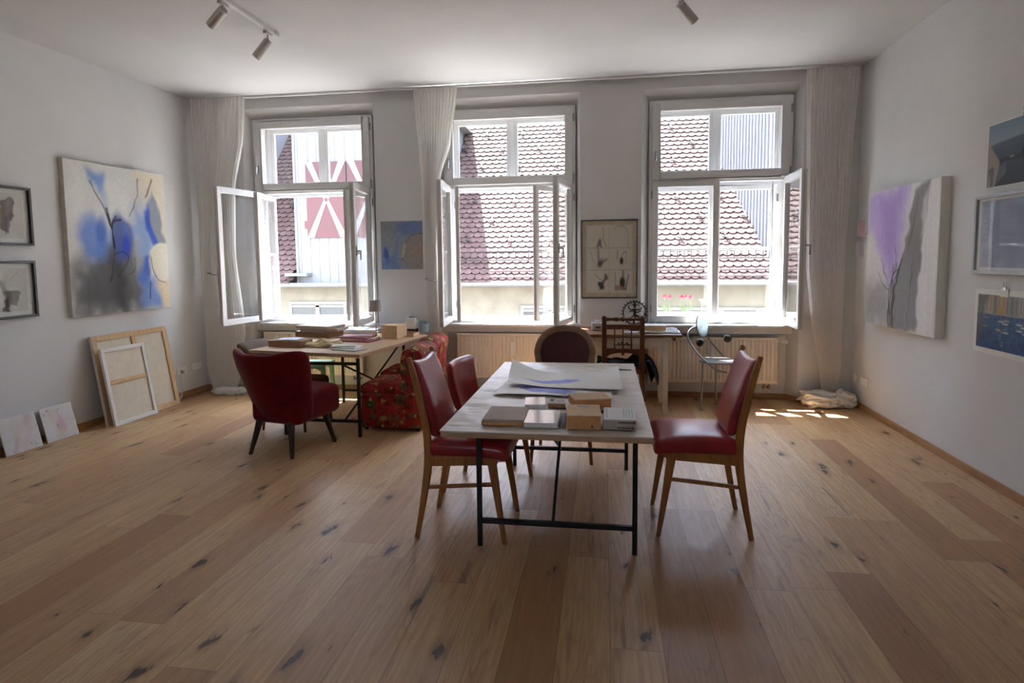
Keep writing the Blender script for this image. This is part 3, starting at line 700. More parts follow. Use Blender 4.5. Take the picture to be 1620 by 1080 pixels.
# ------------------------------------------------------------------ red dining chairs
def catmull(pts, n=6):
    P = [Vector(p) for p in pts]; P = [P[0]*2-P[1]]+P+[P[-1]*2-P[-2]]; out = []
    for i in range(1, len(P)-2):
        for k in range(n):
            t = k/n; a, b, c, d = P[i-1:i+3]
            out.append(.5*((2*b)+(c-a)*t+(2*a-5*b+4*c-d)*t*t+(3*b-a-3*c+d)*t*t*t))
    return out+[P[-2]]
def dining_chair(label, loc, rz, low=False, wd=.205):
    t = thing('dining_chair', label, 'chair', loc, rz, 'red leather dining chairs')
    for s in (-1, 1):
        y = s*wd
        if low: path = [(-.24, 0), (-.205, .2), (-.175, .42), (-.185, .56), (-.212, .70), (-.232, .78)]; wid = [.026, .034, .042, .038, .034, .03]
        else: path = [(-.243, 0), (-.205, .2), (-.173, .41), (-.176, .58), (-.205, .74), (-.24, .885), (-.268, .988)]; wid = [.026, .034, .044, .042, .038, .034, .026]
        pp = catmull([(a, b, 0) for a, b in path], 4); ww = [wid[min(len(wid)-1, i//4)]+(wid[min(len(wid)-1, i//4+1)]-wid[min(len(wid)-1, i//4)])*(i % 4)/4 for i in range(len(pp))]
        MB().strip([(p.x, p.y) for p in pp], ww, .026, 'y', y).build('back_leg', 'chair_wood', t, bevel=.006)
        f = MB(); a, b = Vector((.243, s*(wd+.012), 0)), Vector((.175, s*(wd-.005), .44))
        rings = []
        for q, w in ((a, .022), (a.lerp(b, .5), .034), (b, .048)): rings.append([q+Vector((dx*w/2, dy*.028/2, 0)) for dx, dy in ((-1, -1), (1, -1), (1, 1), (-1, 1))])
        f.loft(rings).build('front_leg', 'chair_wood', t, bevel=.005)
        MB().bar((.197, s*(wd-.003), .317), (-.185, y, .285), .018, .02).build('stretcher', 'chair_wood', t, bevel=.004)
    r = MB()
    for s in (-1, 1): r.prism([(-.17, .402), (.205, .425), (.212, .472), (-.165, .462)], s*wd-.012, s*wd+.012, 'y')
    r.b(.185, .205, -wd, wd, .425, .47); r.b(-.18, -.158, -wd, wd, .405, .46)
    r.build('seat_frame', 'chair_wood', t, bevel=.005)
    def seat(p):
        u = (p.x/.225); v = p.y/.23; q = Vector(p); top = p.z > 0
        q.y *= 1.0+.04*u
        if top: q.z += .028*(1-u*u)*(1-v*v)+.008
        q.z -= .018*max(0, u)**3; return q
    MB().rbox((.045, 0, .495), (.45, .46, .075), .035, 12, seat).build('seat', 'red_leather', t, smooth=180)
    if low:
        def pad(p):
            v = p.y/.2; z = p.z/.16; return Vector((p.x-.03*z+.03*v*v+.01*z*z, p.y*(1-.10*max(0, -z)), p.z))
        MB().rbox((-.196, 0, .69), (.055, .43, .31), .03, 12, pad).build('backrest', 'red_leather', t, smooth=180)
    else:
        def pad(p):
            v = p.y/.19; z = p.z/.2; dx = -.062*z-.018*(z*z-.3); return Vector((p.x+dx+.012*(1-v*v), p.y, p.z+.02*(v*v)*(1 if z > .5 else 0)))
        MB().rbox((-.190, 0, .752), (.05, .385, .40), .024, 12, pad).build('backrest', 'red_leather', t, smooth=180)
        for s in (-1, 1): pass
        MB().bar((-.212, -wd, .72), (-.212, wd, .72), .016, .05).build('back_rail', 'chair_wood', t, bevel=.004)
    return t
dining_chair('red leather dining chair with wooden frame at the right long side of the table, alone', (5.187, -3.085, 0), math.pi)
dining_chair('red high-backed dining chair tucked under the table by its front corner, opposite the lone chair', (3.895, -3.28, 0), R(-1))
dining_chair('red dining chair with lower rounded backrest, tucked in behind the high-backed one', (3.885, -2.655, 0), R(-7), low=True)

# ------------------------------------------------------------------ work tables on square steel frames
def e_frame(t, xl, xr, y0, y1, ht, cx, cy, fa=.5, fb=.5):
    q = .025
    for y in (y0, y1):
        for x in (xl, xr): MB().b(x-q/2-cx, x+q/2-cx, y-q/2-cy, y+q/2-cy, 0, ht).build('leg', 'dark_metal', t, bevel=.002)
        MB().b(xl-cx, xr-cx, y-q/2-cy, y+q/2-cy, .125, .15).build('lower_bar', 'dark_metal', t, bevel=.002)
        MB().b(xl-cx, xr-cx, y-q/2-cy, y+q/2-cy, ht-.06, ht-.035).build('upper_bar', 'dark_metal', t, bevel=.002)
    xm, xf = xl+(xr-xl)*fa, xl+(xr-xl)*fb
    MB().tube([(xm-cx, y0-cy, .14), (xf-cx, y1-cy, ht-.05)], .009).build('brace', 'dark_metal', t)
    MB().tube([(xm-.02-cx, y0-cy, ht-.05), (xf-.03-cx, y1-cy, .14)], .009).build('brace', 'dark_metal', t)
t = thing('work_table', 'large work table with wrinkled paper cover on thin black steel legs', 'table', (4.40, -2.9, 0))
TX0, TX1, TY0, TY1, TZ = 3.893, 4.870, -3.858, -1.933, .709
e_frame(t, 4.008, 4.808, -3.53, -2.262, .675, 4.40, -2.9, .48, .46)
MB().b(TX0-4.40, TX1-4.40, TY0+2.9, TY1+2.9, .675, TZ-.009).build('tabletop', 'table_edge', t, bevel=.004)
def cover(u, v):
    x = TX0-.003+(TX1-TX0+.006)*u; y = TY0-.003+(TY1-TY0+.006)*v
    w = .0024*math.sin(x*23+y*9+2*math.sin(y*7))+.0022*math.sin(y*31-x*14+3*math.sin(x*5))+.0012*math.sin(x*53+y*37)
    e = min(u, 1-u, v, 1-v); w *= min(1, e*20)
    return (x-4.40, y+2.9, TZ-.001+w)
MB().sheet(cover, 70, 130, .006).build('paper_cover', 'table_paper', t, smooth=60)
# left desk, its top lying slightly askew on the frame
t = thing('work_desk', 'paper-laden desk with pale wood top on black steel frame by the left window', 'desk', (2.25, -1.1, 0))
e_frame(t, 1.915, 2.59, -1.70, -.50, .68, 2.25, -1.1, .8, .93)
DZT = .715
dd = MB().b(-1.13, 0, 0, 1.37, .684, DZT).build('desktop', 'table_edge', t, bevel=.003); dd.location = (2.612-2.25, -1.715+1.1, 0); dd.rotation_euler = (0, 0, R(-8.8))

# ------------------------------------------------------------------ red velvet armchair, seen from behind
t = thing('armchair', 'dark red velvet armchair with splayed black legs seen from behind', 'armchair', (2.17, -1.99, 0), R(-12))
# local: +y is forward
for (x, y), (u, v) in (((-.205, -.30), (-.15, -.24)), ((.19, -.29), (.15, -.24)), ((.225, .19), (.185, .12)), ((-.21, .2), (-.185, .12))):
    m = MB(); rings = []
    for (px_, py_, z, r_) in ((x, y, 0, .015), (x*.5+u*.5, y*.5+v*.5, .13, .022), (u, v, .27, .030)): rings.append([Vector((px_+r_*math.cos(a*math.pi/6), py_+r_*math.sin(a*math.pi/6), z)) for a in range(12)])
    m.loft(rings).build('leg', 'dark_wood', t)
def bk(p):
    u = p.x/.27; z = p.z/.3; w = .70+.30*min(1, (z+1)/1.5)
    q = Vector((p.x*w*1.26-.030*(z+1), p.y, p.z)); q.y += .12*u*u*(.5+.5*(z+1)/2)*1.6-.10*(z+.5)      # wings curl forward, back leans
    if p.z > 0: q.z += .035*abs(u)**2.2*max(0, z)+.012*math.cos(u*9)*max(0, z-.6)
    return q
MB().rbox((0, -.245, .53), (.54, .11, .55), .05, 18, bk).build('backrest', 'red_velvet', t, smooth=180)
def st_(p):
    u = p.x/.27; v = p.y/.27; q = Vector(p)
    if p.z > 0: q.z += .03*(1-u*u)*(1-v*v)-.0*v
    q.x *= 1+.06*v; q.z += .03*v*(1 if p.z > 0 else .3); return q
MB().rbox((0, .0, .355), (.50, .52, .22), .06, 14, st_).build('seat', 'red_velvet', t, smooth=180)
bt = MB()
bt.ball((.03, -.318, .60), .008)
bt.build('button', 'red_velvet', t)

# ------------------------------------------------------------------ floral slipper chairs (front faces -x)
def slipper(label, loc, rz):
    t = thing('slipper_chair', label, 'chair', loc, rz, 'floral slipper chairs')
    def skirt(p):
        z = (p.z+.16)/.32; f = 1+.05*(1-z); q = Vector((p.x*f, p.y*f, p.z))
        q.x += (.008*math.sin(p.y*60))*(1-z); q.y += (.008*math.sin(p.x*55))*(1-z); return q
    MB().rbox((0, 0, .19), (.54, .50, .33), .04, 16, skirt).build('skirt', 'floral_cloth', t, smooth=180)
    def seat(p):
        u = p.x/.26; v = p.y/.25; q = Vector(p)
        if p.z > 0: q.z += .03*(1-u*u)*(1-v*v)
        return q
    MB().rbox((-.02, 0, .365), (.54, .50, .10), .045, 14, seat).build('seat', 'floral_cloth', t, smooth=180)
    # backrest lofted as a scrolled profile swept across the width
    prof = [(.10, .36), (.10, .48), (.105, .60), (.115, .69), (.14, .735), (.19, .752), (.25, .748), (.30, .72), (.325, .675), (.31, .60), (.285, .48), (.27, .36), (.26, .22)]
    prof = [(p.x, p.y) for p in catmull([(a, b, 0) for a, b in prof], 3)]
    rings = []
    for k in range(11):
        v = -1+k/5; y = v*.245; e = 1-abs(v)**6*.10
        rings.append([Vector((.2+(x-.2)*e+.014*v*v*(-1 if z > .5 else 0), y, .45+(z-.45)*e+(.012*(v*v) if z > .6 else 0))) for x, z in prof])
    MB().loft(rings).build('backrest', 'floral_cloth', t, smooth=50)
    for x in (-.24, .24):
        for y in (-.21, .21):
            MB().lathe([(.0, -.009), (.013, -.007), (.015, 0), (.013, .007), (0, .009)], 12, (x, y, .016), Matrix.Rotation(R(90), 3, 'X')).tube([(x, y, .016), (x, y, .05)], .006).build('caster', 'dark_metal', t)
    return t
slipper('red floral slipper chair with skirt, nearer the red armchair, facing the desk', (2.80, -1.26, 0), R(-1))
slipper('red floral slipper chair farther back against the window, behind its twin', (2.74, -.62, 0), R(1))

# ------------------------------------------------------------------ oval-backed chair at the head of the table
t = thing('oval_back_chair', 'round-backed chair in dark maroon leather with tan border at the table head', 'chair', (4.34, -1.93, 0))
def oval(z): return None
pts = []
for k in range(25):
    a = R(-52+284*k/24); pts.append((.222*math.copysign(abs(math.cos(a))**.82, math.cos(a))*(1.0 if math.sin(a) > 0 else .96), .725+.215*math.copysign(abs(math.sin(a))**.88, math.sin(a))))
pts = [(pts[0][0]*.78, .50)]+pts+[(pts[-1][0]*.78, .50)]
pb = lambda x, z, d: Vector((x, .18+.05*(1-(x/.23)**2)+(z-.5)*.12+d, z))
fr = MB(); P3 = [pb(x, z, 0) for x, z in pts]; rings = []
for i, p in enumerate(P3):
    tn = (P3[min(i+1, len(P3)-1)]-P3[max(i-1, 0)]).normalized(); n_ = tn.cross(Vector((0, 1, 0))).normalized()
    rings.append([p+n_*(a*.026)+Vector((0, b*.024, 0)) for a, b in ((1, -.5), (.6, -1), (-.6, -1), (-1, -.5), (-1, .6), (1, .6))])
fr.loft(rings).build('back_frame', 'brown_cloth', t, smooth=60)
ins = [(x*.9, .735+(z-.735)*.9) for x, z in pts[1:-1]]; rings = []
for s_ in (1, .8, .5, .2, .01): rings.append([pb(x*s_, .71+(z-.71)*s_, -.012-.014*(1-s_**2)) for x, z in ins])
back = [[pb(x*s_, .71+(z-.71)*s_, .012) for x, z in ins] for s_ in (.01, .5, 1)]
m = MB(); m.loft(rings, caps=False); m.loft(back, caps=False); m.build('back_panel', 'maroon_leather', t, smooth=60)
def cush(p):
    q = Vector(p); u, v = p.x/.23, p.y/.23
    if p.z > 0: q.z += .025*(1-u*u)*(1-v*v)
    q.x *= 1-.08*v; return q
MB().rbox((0, -.06, .44), (.46, .46, .09), .04, 12, cush).build('seat', 'maroon_leather', t, smooth=180)
for x, y, tx, ty in ((-.222, -.265, -.19, -.24), (.222, -.255, .19, -.24), (-.2, .2, -.17, .13), (.2, .2, .17, .13)):
    MB().loft([[Vector((a+r_*c, b+r_*s_, z)) for c, s_ in ((-1, -1), (1, -1), (1, 1), (-1, 1))] for a, b, z, r_ in ((x, y, 0, .012), (tx, ty, .42, .019))]).build('leg', 'chair_wood', t, bevel=.006)
rl = MB(); rl.b(-.2, .2, -.255, -.235, .37, .42); rl.b(-.2, -.18, -.25, .15, .37, .42); rl.b(.18, .2, -.25, .15, .37, .42); rl.build('seat_rail', 'chair_wood', t, bevel=.004)

# ------------------------------------------------------------------ carved antique chair with its back to the room
t = thing('antique_chair', 'carved dark wooden antique chair with spindle back in front of white table', 'chair', (4.812, -.80, 0), R(2))
BX = .168
for s in (-1, 1):
    x = s*BX
    prof = [(.018, 0), (.024, .03), (.016, .05), (.026, .10), (.026, .16), (.016, .18), (.024, .22), (.016, .26), (.024, .30), (.024, .56)]
    MB().lathe(prof, 12, (x, -.2, 0)).build('back_leg', 'antique_wood', t)
    pp = MB(); pp.b(x-.021, x+.021, -.221, -.179, .54, .955); pp.ball((x, -.2, .962), .026, 12); pp.build('back_post', 'antique_wood', t, bevel=.004)
    MB().lathe([(.018, 0), (.024, .03), (.016, .05), (.026, .12), (.026, .3), (.016, .32), (.026, .36), (.026, .46)], 12, (s*.2, .2, 0)).build('front_leg', 'antique_wood', t)
tr = MB(); xs = [-BX+BX*2*i/16 for i in range(17)]
tr.tube([(x, -.2, .952) for x in xs], [.013, .017, .013, .012, .013, .02, .014, .012, .024, .012, .014, .02, .013, .012, .013, .017, .013], 10)
tr.build('top_rail', 'antique_wood', t)
MB().b(-BX, BX, -.216, -.184, .875, .905).b(-BX, BX, -.211, -.189, .86, .88).build('upper_rail', 'antique_wood', t, bevel=.004)
MB().b(-BX, BX, -.212, -.188, .785, .80).build('mid_rail', 'antique_wood', t, bevel=.003)
arch = [(-BX, .685), (BX, .685), (BX, .61)]+[(BX*.82*math.cos(R(a)), .61+.038*math.sin(R(a))) for a in range(10, 171, 16)]+[(-BX, .61)]
MB().prism(arch, -.214, -.186, 'y').lathe([(0, -.02), (.012, -.012), (.016, 0), (.01, .01), (0, .012)], 10, (0, -.2, .64)).build('lower_rail', 'antique_wood', t, bevel=.003)
for i in (-1, 0, 1):
    x = i*.075
    MB().lathe([(.006, 0), (.010, .015), (.006, .03), (.014, .045), (.007, .06), (.007, .11), (.011, .125), (.007, .14), (.007, .185)], 10, (x, -.2, .68)).build('spindle', 'antique_wood', t)
for i in (-1, 1):
    x = i*.0375
    MB().tube([(x-.036, -.2, .715), (x-.012, -.2, .722), (x, -.2, .735), (x+.014, -.2, .722), (x+.036, -.2, .715)], [.004, .008, .012, .008, .004], 8).tube([(x-.01, -.2, .74), (x+.012, -.2, .71)], .006, 6).build('carved_scroll', 'antique_wood', t)
sm = MB().rbox((0, 0, .475), (.44, .44, .05), .02, 8); sm.build('seat', 'antique_wood', t, smooth=60)
MB().b(-.2, .2, -.21, -.19, .2, .225).b(-.2, .2, .19, .21, .25, .27).b(-.205, -.185, -.2, .2, .16, .18).b(.185, .205, -.2, .2, .16, .18).build('stretcher', 'antique_wood', t, bevel=.004)
# black garment lying over its seat
def drape(u, v):
    x = 4.585+.57*u; y = -.99+.36*v; z = .548+.03*math.sin(u*7+v*3)*(.5+u*.3)+.016*math.sin(u*17+v*9)+.03*(1 if u > .5 else 0)*math.sin((u-.5)*6)
    if u > .78: q = (u-.78)/.22; z = z-.17*q**1.6*(1+.25*math.sin(v*9)); x = 4.585+.57*.78+.09*q+.03*math.sin(v*5)
    return (x, y, z)
tag(MB().sheet(drape, 40, 26, .012).build('black_garment', 'black_cloth', None, smooth=180), 'crumpled black garment lying on the antique wooden chair', 'garment')

# ------------------------------------------------------------------ old white kitchen table
WX0, WX1, WY0, WY1, WZ = 4.30, 5.375, -.72, -.06, .778
t = thing('kitchen_table', 'old white-painted table with brown top and a drawer beneath the third window', 'table', ((WX0+WX1)/2, (WY0+WY1)/2, 0))
cx, cy = (WX0+WX1)/2, (WY0+WY1)/2
def wl(m): m.v = [(x-cx, y-cy, z) for x, y, z in m.v]; return m
wl(MB().b(WX0, WX1, WY0, WY1, WZ-.028, WZ)).build('tabletop', 'brown_top', t, bevel=.005)
for x in (4.42, 5.225):
    for y in (-.66, -.155):
        wl(MB().loft([[Vector((x+r_*a, y+r_*b, z)) for a, b in ((-1, -1), (1, -1), (1, 1), (-1, 1))] for z, r_ in ((0, .016), (.06, .02), (.06, .023), (.62, .026), (WZ-.028, .028))])).build('leg', 'white_paint_old', t, bevel=.004)
a = MB(); a.b(4.44, 5.2, -.67, -.65, .64, .75); a.b(4.44, 5.2, -.165, -.145, .64, .75); a.b(4.41, 4.43, -.64, -.17, .64, .75); a.b(5.215, 5.235, -.64, -.17, .64, .75)
wl(a).build('apron', 'white_paint_old', t, bevel=.003)
dr = wl(MB().b(4.49, 5.16, -.68, -.668, .655, .735)).build('drawer', 'white_paint_old', t, bevel=.003)
wl(MB().ball((4.82, -.69, .695), .014, 12)).build('knob', 'brass_dark', dr)
wl(MB().b(5.30, 5.325, -.62, -.2, .71, .75)).build('top_batten', 'antique_wood', t, bevel=.003)

# ------------------------------------------------------------------ steel chair with hooped arms and a round back
t = thing('steel_chair', 'brushed steel chair with round disc back, hooped arms and black balls', 'chair', (5.775, -.33, 0), R(-34))
MB().lathe([(0, .462), (.17, .462), (.19, .468), (.192, .478), (.185, .486), (.12, .482), (0, .478)], 36).build('seat', 'steel_grey', t)
for x, y in ((-.09, -.20), (-.075, .11), (.13, .03)):
    MB().tube([(x, y, 0), (x*.93, y*.9, .47)], .0105, 10).build('leg', 'steel_grey', t)
yy = .19
arm = [(-.19, 0, .80), (-.235, -.06, .80), (-.25, -.13, .775), (-.243, -yy, .735), (-.215, -yy-.02, .67), (-.165, -yy-.02, .605), (-.09, -yy-.02, .53), (.0, -yy, .455), (.06, -yy+.03, .41), (.12, -.10, .39)]
arm2 = [(x, -y, z) for x, y, z in arm]
MB().tube(catmull(arm, 6), .0095, 10).build('arm', 'steel_grey', t); MB().tube(catmull(arm2, 6), .0095, 10).build('arm', 'steel_grey', t)
dm = Matrix.Rotation(R(90-6), 3, 'Y').to_3x3(); 
rot = Matrix.Rotation(R(82), 3, 'Y')
MB().lathe([(0, -.012), (.09, -.012), (.118, -.006), (.124, 0), (.12, .008), (.112, .008), (.07, .0), (0, -.004)], 36, (-.185, 0, .82), rot).build('disc_back', 'disc_steel', t)
for s in (-1, 1): MB().ball((-.10 if s < 0 else -.02, s*(yy+(.022 if s < 0 else .05)), .672), .041, 18).build('arm_ball', 'rubber_black', t)

# ------------------------------------------------------------------ mint stool and olive armchair behind the desk
t = thing('mint_stool', 'mint green painted wooden stool under the desk in front of the radiator', 'stool', (1.64, -.58, 0), R(4))
MB().b(-.17, .17, -.15, .15, .425, .45).build('seat', 'mint_paint', t, bevel=.008)
for x in (-.135, .135):
    for y in (-.115, .115): MB().loft([[Vector((x*k_+q*c, y*k_+q*s_, z)) for c, s_ in ((-1, -1), (1, -1), (1, 1), (-1, 1))] for z, k_, q in ((0, 1.12, .016), (.425, 1, .021))]).build('leg', 'mint_paint', t, bevel=.003)
for y in (-.115, .115): MB().prism([(-.13, .425), (.13, .425), (.13, .36), (.06, .395), (-.06, .395), (-.13, .36)], y-.01, y+.01, 'y').build('apron', 'mint_paint', t, bevel=.002)
t = thing('olive_armchair', 'olive brown upholstered armchair with rolled back beyond the red velvet one', 'armchair', (1.84, -1.37, 0), R(-5))
def ob(p): q = Vector(p); u = p.y/.25; q.x += .02*u*u-.20*(p.z/.2); q.z -= .012*u*u; return q
MB().rbox((-.25, 0, .575), (.095, .45, .40), .045, 14, ob).build('backrest', 'olive_cloth', t, smooth=180)
MB().rbox((.0, 0, .36), (.46, .46, .16), .05, 12).build('seat', 'olive_cloth', t, smooth=180)
for x, y in ((-.175, -.2), (-.175, .2), (.2, -.2), (.2, .2)): MB().loft([[Vector((x*k_+r_*math.cos(a*math.pi/5), y*k_+r_*math.sin(a*math.pi/5), z)) for a in range(10)] for z, k_, r_ in ((0, 1.12, .011), (.3, 1, .02))]).build('leg', 'antique_wood', t)
# ------------------------------------------------------------------ pictures
def wallthing(name, label, cat, wall, a, z, off=0.0, group=None, tilt=0):
    """stand a flat thing on a wall: a = distance along it (y for the side walls, x for the back one)"""
    if wall == 'L': loc, rz = (LX(a)+off, a, z), LRZ
    elif wall == 'R': loc, rz = (W-off, a, z), -math.pi/2
    else: loc, rz = (a, -off, z), 0
    return thing(name, label, cat, loc, rz, group)
def body(t, w, h, d, mat='canvas_edge', name='stretched_canvas'): return MB().b(-w/2, w/2, -d, 0, -h/2, h/2).build(name, mat, t, bevel=.004)
# big blue abstract
w, h = 1.20, 1.40
t = wallthing('abstract_painting', 'large blue, cream and charcoal abstract canvas on the left wall', 'painting', 'L', -1.205, 1.725, .0)
body(t, w, h, .045)
c = Canvas(170, 200, (214, 213, 209)); c.mottle(.06, 9, 9, 1)
c.poly([(.62, .0), (1, 0), (1, 1), (.9, 1), (.86, .55), (.9, .35), (.7, .12)], (226, 212, 186), .85, .05, .06)
c.poly([(0, .66), (.2, .58), (.42, .48), (.62, .52), (.72, .75), (.72, 1), (0, 1)], (104, 104, 106), .95, .10, .08)
c.poly([(.12, .8), (.3, .55), (.45, .55), (.5, 1), (.1, 1)], (70, 70, 72), .6, .14, .08); c.poly([(.38, .62), (.52, .6), (.54, 1), (.4, 1)], (44, 44, 46), .75, .07, .05)
c.poly([(.18, .04), (.36, .05), (.38, .30), (.31, .24)], (110, 150, 206), .9, .03, .05)
c.ell(.22, .50, .18, .17, (90, 130, 206), .85, .5, 25, .5, 11); c.ell(.30, .44, .06, .12, (58, 96, 190), .7, .6, 12)
c.ell(.50, .47, .13, .18, (52, 84, 176), .85, .4, -6, .4, 12); c.ell(.54, .54, .05, .10, (40, 70, 196), .7, .6); c.ell(.46, .43, .07, .14, (80, 96, 130), .55, .6)
c.poly([(.62, .3), (.8, .3), (.82, .62), (.74, .74), (.64, .5)], (130, 168, 220), .8, .08, .08)
c.poly([(.85, .12), (.98, .50), (.86, .52), (.76, .34)], (146, 152, 166), .95, .02, .05); c.poly([(.75, .28), (.80, .24), (.83, .40), (.90, .52), (.84, .56), (.76, .42)], (46, 88, 200), .9, .02, .04)
c.ell(.93, .655, .17, .15, (232, 224, 206), 1, .10); c.stroke([(.80, .62), (.82, .72), (.88, .79), (.97, .81)], .006, (110, 100, 92), .8)
c.poly([(.72, .62), (.78, .60), (.8, .8), (.74, .84), (.66, .78)], (60, 100, 206), .85, .03, .05)
c.poly([(.68, .74), (.84, .76), (.93, 1), (.66, 1)], (108, 146, 214), .85, .05, .05); c.stroke([(.78, .80), (.765, .92)], .006, (46, 50, 80), .8)
c.poly([(.86, .8), (1, .8), (1, 1), (.92, 1)], (226, 206, 170), .8, .04, .04)
c.ell(.42, .22, .13, .12, (222, 222, 214), .7, .8)
c.stroke([(.22, .12), (.33, .27), (.38, .38), (.405, .44), (.41, .62), (.36, .78)], .006, (40, 40, 44), .7, .6, .02)
for pts in ([(.39, .33), (.40, .40), (.41, .55)], [(.37, .32), (.40, .39)], [(.44, .34), (.41, .41)], [(.50, .36), (.44, .37), (.41, .42)], [(.36, .29), (.40, .37)]): c.stroke(pts, .008, (24, 24, 28), .85, .7, .03)
c.stroke([(.41, .6), (.5, .58), (.56, .62), (.50, .70), (.44, .75)], .005, (44, 44, 50), .8, .5, .02); c.stroke([(.62, .62), (.62, .7), (.55, .74)], .004, (50, 50, 56), .6)
c.stroke([(.70, .06), (.67, .2), (.60, .33)], .006, (120, 96, 88), .6, .6, .03); c.stroke([(.86, .05), (.83, .11), (.77, .18)], .008, (70, 56, 62), .7, .6, .03); c.stroke([(.14, .98), (.16, .75)], .004, (60, 60, 62), .5)
c.mottle(.05, 80, 90, 5).build('painted_face', w-.004, h-.004, t, (0, -.0462, 0))
# two black framed drawings
def framed(t, w, h, fw, mat, d=.03, mount='paper_white', sheet=None, glass=True):
    f = MB(); frame_rect(f, -w/2, w/2, -h/2, h/2, fw, -d, 0); f.build('frame', mat, t, bevel=.002)
    MB().b(-w/2+fw*.6, w/2-fw*.6, -d*.45, 0, -h/2+fw*.6, h/2-fw*.6).build('mount', mount, t, smooth=0)
    if glass: MB().b(-w/2+fw*.7, w/2-fw*.7, -d*.8-.001, -d*.8+.001, -h/2+fw*.7, h/2-fw*.7).build('pane', 'glass', t, smooth=0)
w, h = .62, .47
t = wallthing('framed_drawing', 'upper black-framed drawing with two grey leaf shapes, left of the blue canvas', 'framed drawing', 'L', -2.425, 1.89)
framed(t, w, h, .020, 'frame_black', .045)
c = Canvas(90, 70, (206, 200, 192)); c.mottle(.03, 6, 6, 3)
for k_ in (0, .4):
    c.poly([(.60-k_, .22), (.80-k_, .08), (.86-k_, .10), (.84-k_, .48), (.74-k_, .62), (.70-k_, .92), (.62-k_, .80)], (98, 86, 72), .92, .012, .08); c.poly([(.70-k_, .5), (.82-k_, .44), (.74-k_, .9), (.68-k_, .86)], (70, 62, 60), .8, .02, .06)
    c.poly([(.36-k_, .56), (.52-k_, .52), (.47-k_, .78)], (66, 62, 60), .9, .015, .06); c.poly([(.44-k_, .1), (.58-k_, .2), (.55-k_, .4), (.48-k_, .5)], (168, 160, 152), .7, .05, .08)
    c.stroke([(.3-k_, .2), (.45-k_, .3), (.52-k_, .55), (.47-k_, .8)], .006, (90, 86, 82), .6)
c.build('drawing', w*.78, h*.76, t, (0, -.022, 0), 'paper_print')
w, h = .60, .46
t = wallthing('framed_drawing', 'lower black-framed drawing with a forked grey stem, left of the blue canvas', 'framed drawing', 'L', -2.42, 1.30)
framed(t, w, h, .020, 'frame_black', .045)
c = Canvas(90, 70, (204, 199, 191)); c.mottle(.03, 6, 6, 4)
c.poly([(.60, .52), (.80, .5), (.88, .62), (.82, .84), (.70, .86), (.62, .76)], (104, 94, 80), .92, .012, .08); c.poly([(.56, .72), (.66, .70), (.66, 1), (.54, .98)], (52, 50, 48), .92, .015, .06)
c.poly([(.48, .18), (.56, .28), (.66, .56), (.56, .62), (.52, .4)], (118, 114, 108), .75, .04, .06)
for pts in ([(.4, .1), (.5, .3), (.58, .6), (.6, .9)], [(.52, .34), (.3, .16)], [(.44, .05), (.5, .25), (.36, .3)], [(.86, .08), (.74, .22), (.70, .30)], [(.2, .3), (.3, .5), (.3, .7)]): c.stroke(pts, .007, (96, 92, 88), .7)
c.build('drawing', w*.76, h*.76, t, (0, -.022, 0), 'paper_print')
# stretchers leaning face to the wall
def stretcher(t, w, h, tilt_deg, off, y, mats, bars_v=(), bars_h=(), wrap='canvas_edge', d=.03):
    pass
def leaning(name, label, cat, y, w, h, foot, top, build, group=None, yaw=0):
    """foot / top: distance of the lower and upper edge from the left wall"""
    th = math.asin(min(.99, (foot-top)/h)); t = thing(name, label, cat, (LX(y)+foot, y, 0), LRZ+yaw, group)
    build(t, w, h, th); return t
def put(o, th, d=0): o.rotation_euler = (-th, 0, 0); return o
def back_of_canvas(fw, bars, wood='stretcher_pine', wrapc='canvas_edge', d=.026):
    def f(t, w, h, th):
        m = MB(); frame_rect(m, -w/2, w/2, 0, h, fw, -d*.92, 0); put(m.build('stretcher_bars', wood, t, bevel=.003), th)
        put(MB().b(-w/2+.004, w/2-.004, -.006, .001, .004, h-.004).build('linen_back', 'canvas_raw', t, smooth=0), th)
        e = MB(); frame_rect(e, -w/2-.003, w/2+.003, -.003+.003, h+.003, .004, -d, .003); put(e.build('canvas_edge', wrapc, t, smooth=0), th)
        for kind, p in bars:
            b = MB()
            if kind == 'v': b.b(p-.025, p+.025, -d*.85, -.006, fw, h-fw)
            else: b.b(-w/2+fw, w/2-fw, -d*.85, -.006, p-.018, p+.018)
            put(b.build('cross_bar', 'stretcher_pine', t, bevel=.003), th)
    return f
leaning('canvas_back', 'largest of the leaning canvases, pine stretcher bars with raw linen back', 'canvas', -1.19, .93, .84, .165, .035, back_of_canvas(.05, [('v', .02)]))
leaning('canvas_back', 'smaller white-edged canvas leaning face-in in front of the larger pine stretcher', 'canvas', -1.385, .52, .72, .235, .12, back_of_canvas(.034, [('h', .40)], 'paper_white', 'paper_white', .022))
def board(cols, seed):
    def f(t, w, h, th):
        o = MB().b(-w/2, w/2, -.012, 0, 0, h).build('panel', 'paper_white', t, bevel=.002); put(o, th)
        c = Canvas(50, 60, (212, 208, 204)); c.mottle(.05, 5, 5, seed)
        for k_ in range(7):
            rs = random.Random(seed*10+k_); c.ell(.25+rs.random()*.5, .1+rs.random()*.8, .06+.12*rs.random(), .1+.25*rs.random(), cols[k_ % len(cols)], .45, .8, rs.uniform(-20, 20), .6, seed+k_)
        for k_ in range(5):
            rs = random.Random(seed*30+k_); x, y = rs.random(), rs.random(); c.ell(x, y, .03, .04, (120, 108, 124), .5, .7, 0, .8, seed+k_+9)
        o = c.build('painted_face', w-.004, h-.004, t, (0, -.0125, 0)); c_, s_ = math.cos(th), math.sin(th)
        o.rotation_euler = (-th, 0, 0); o.location = (0, -.0125*c_+(h/2)*s_, (h/2)*c_+.0125*s_)
    return f
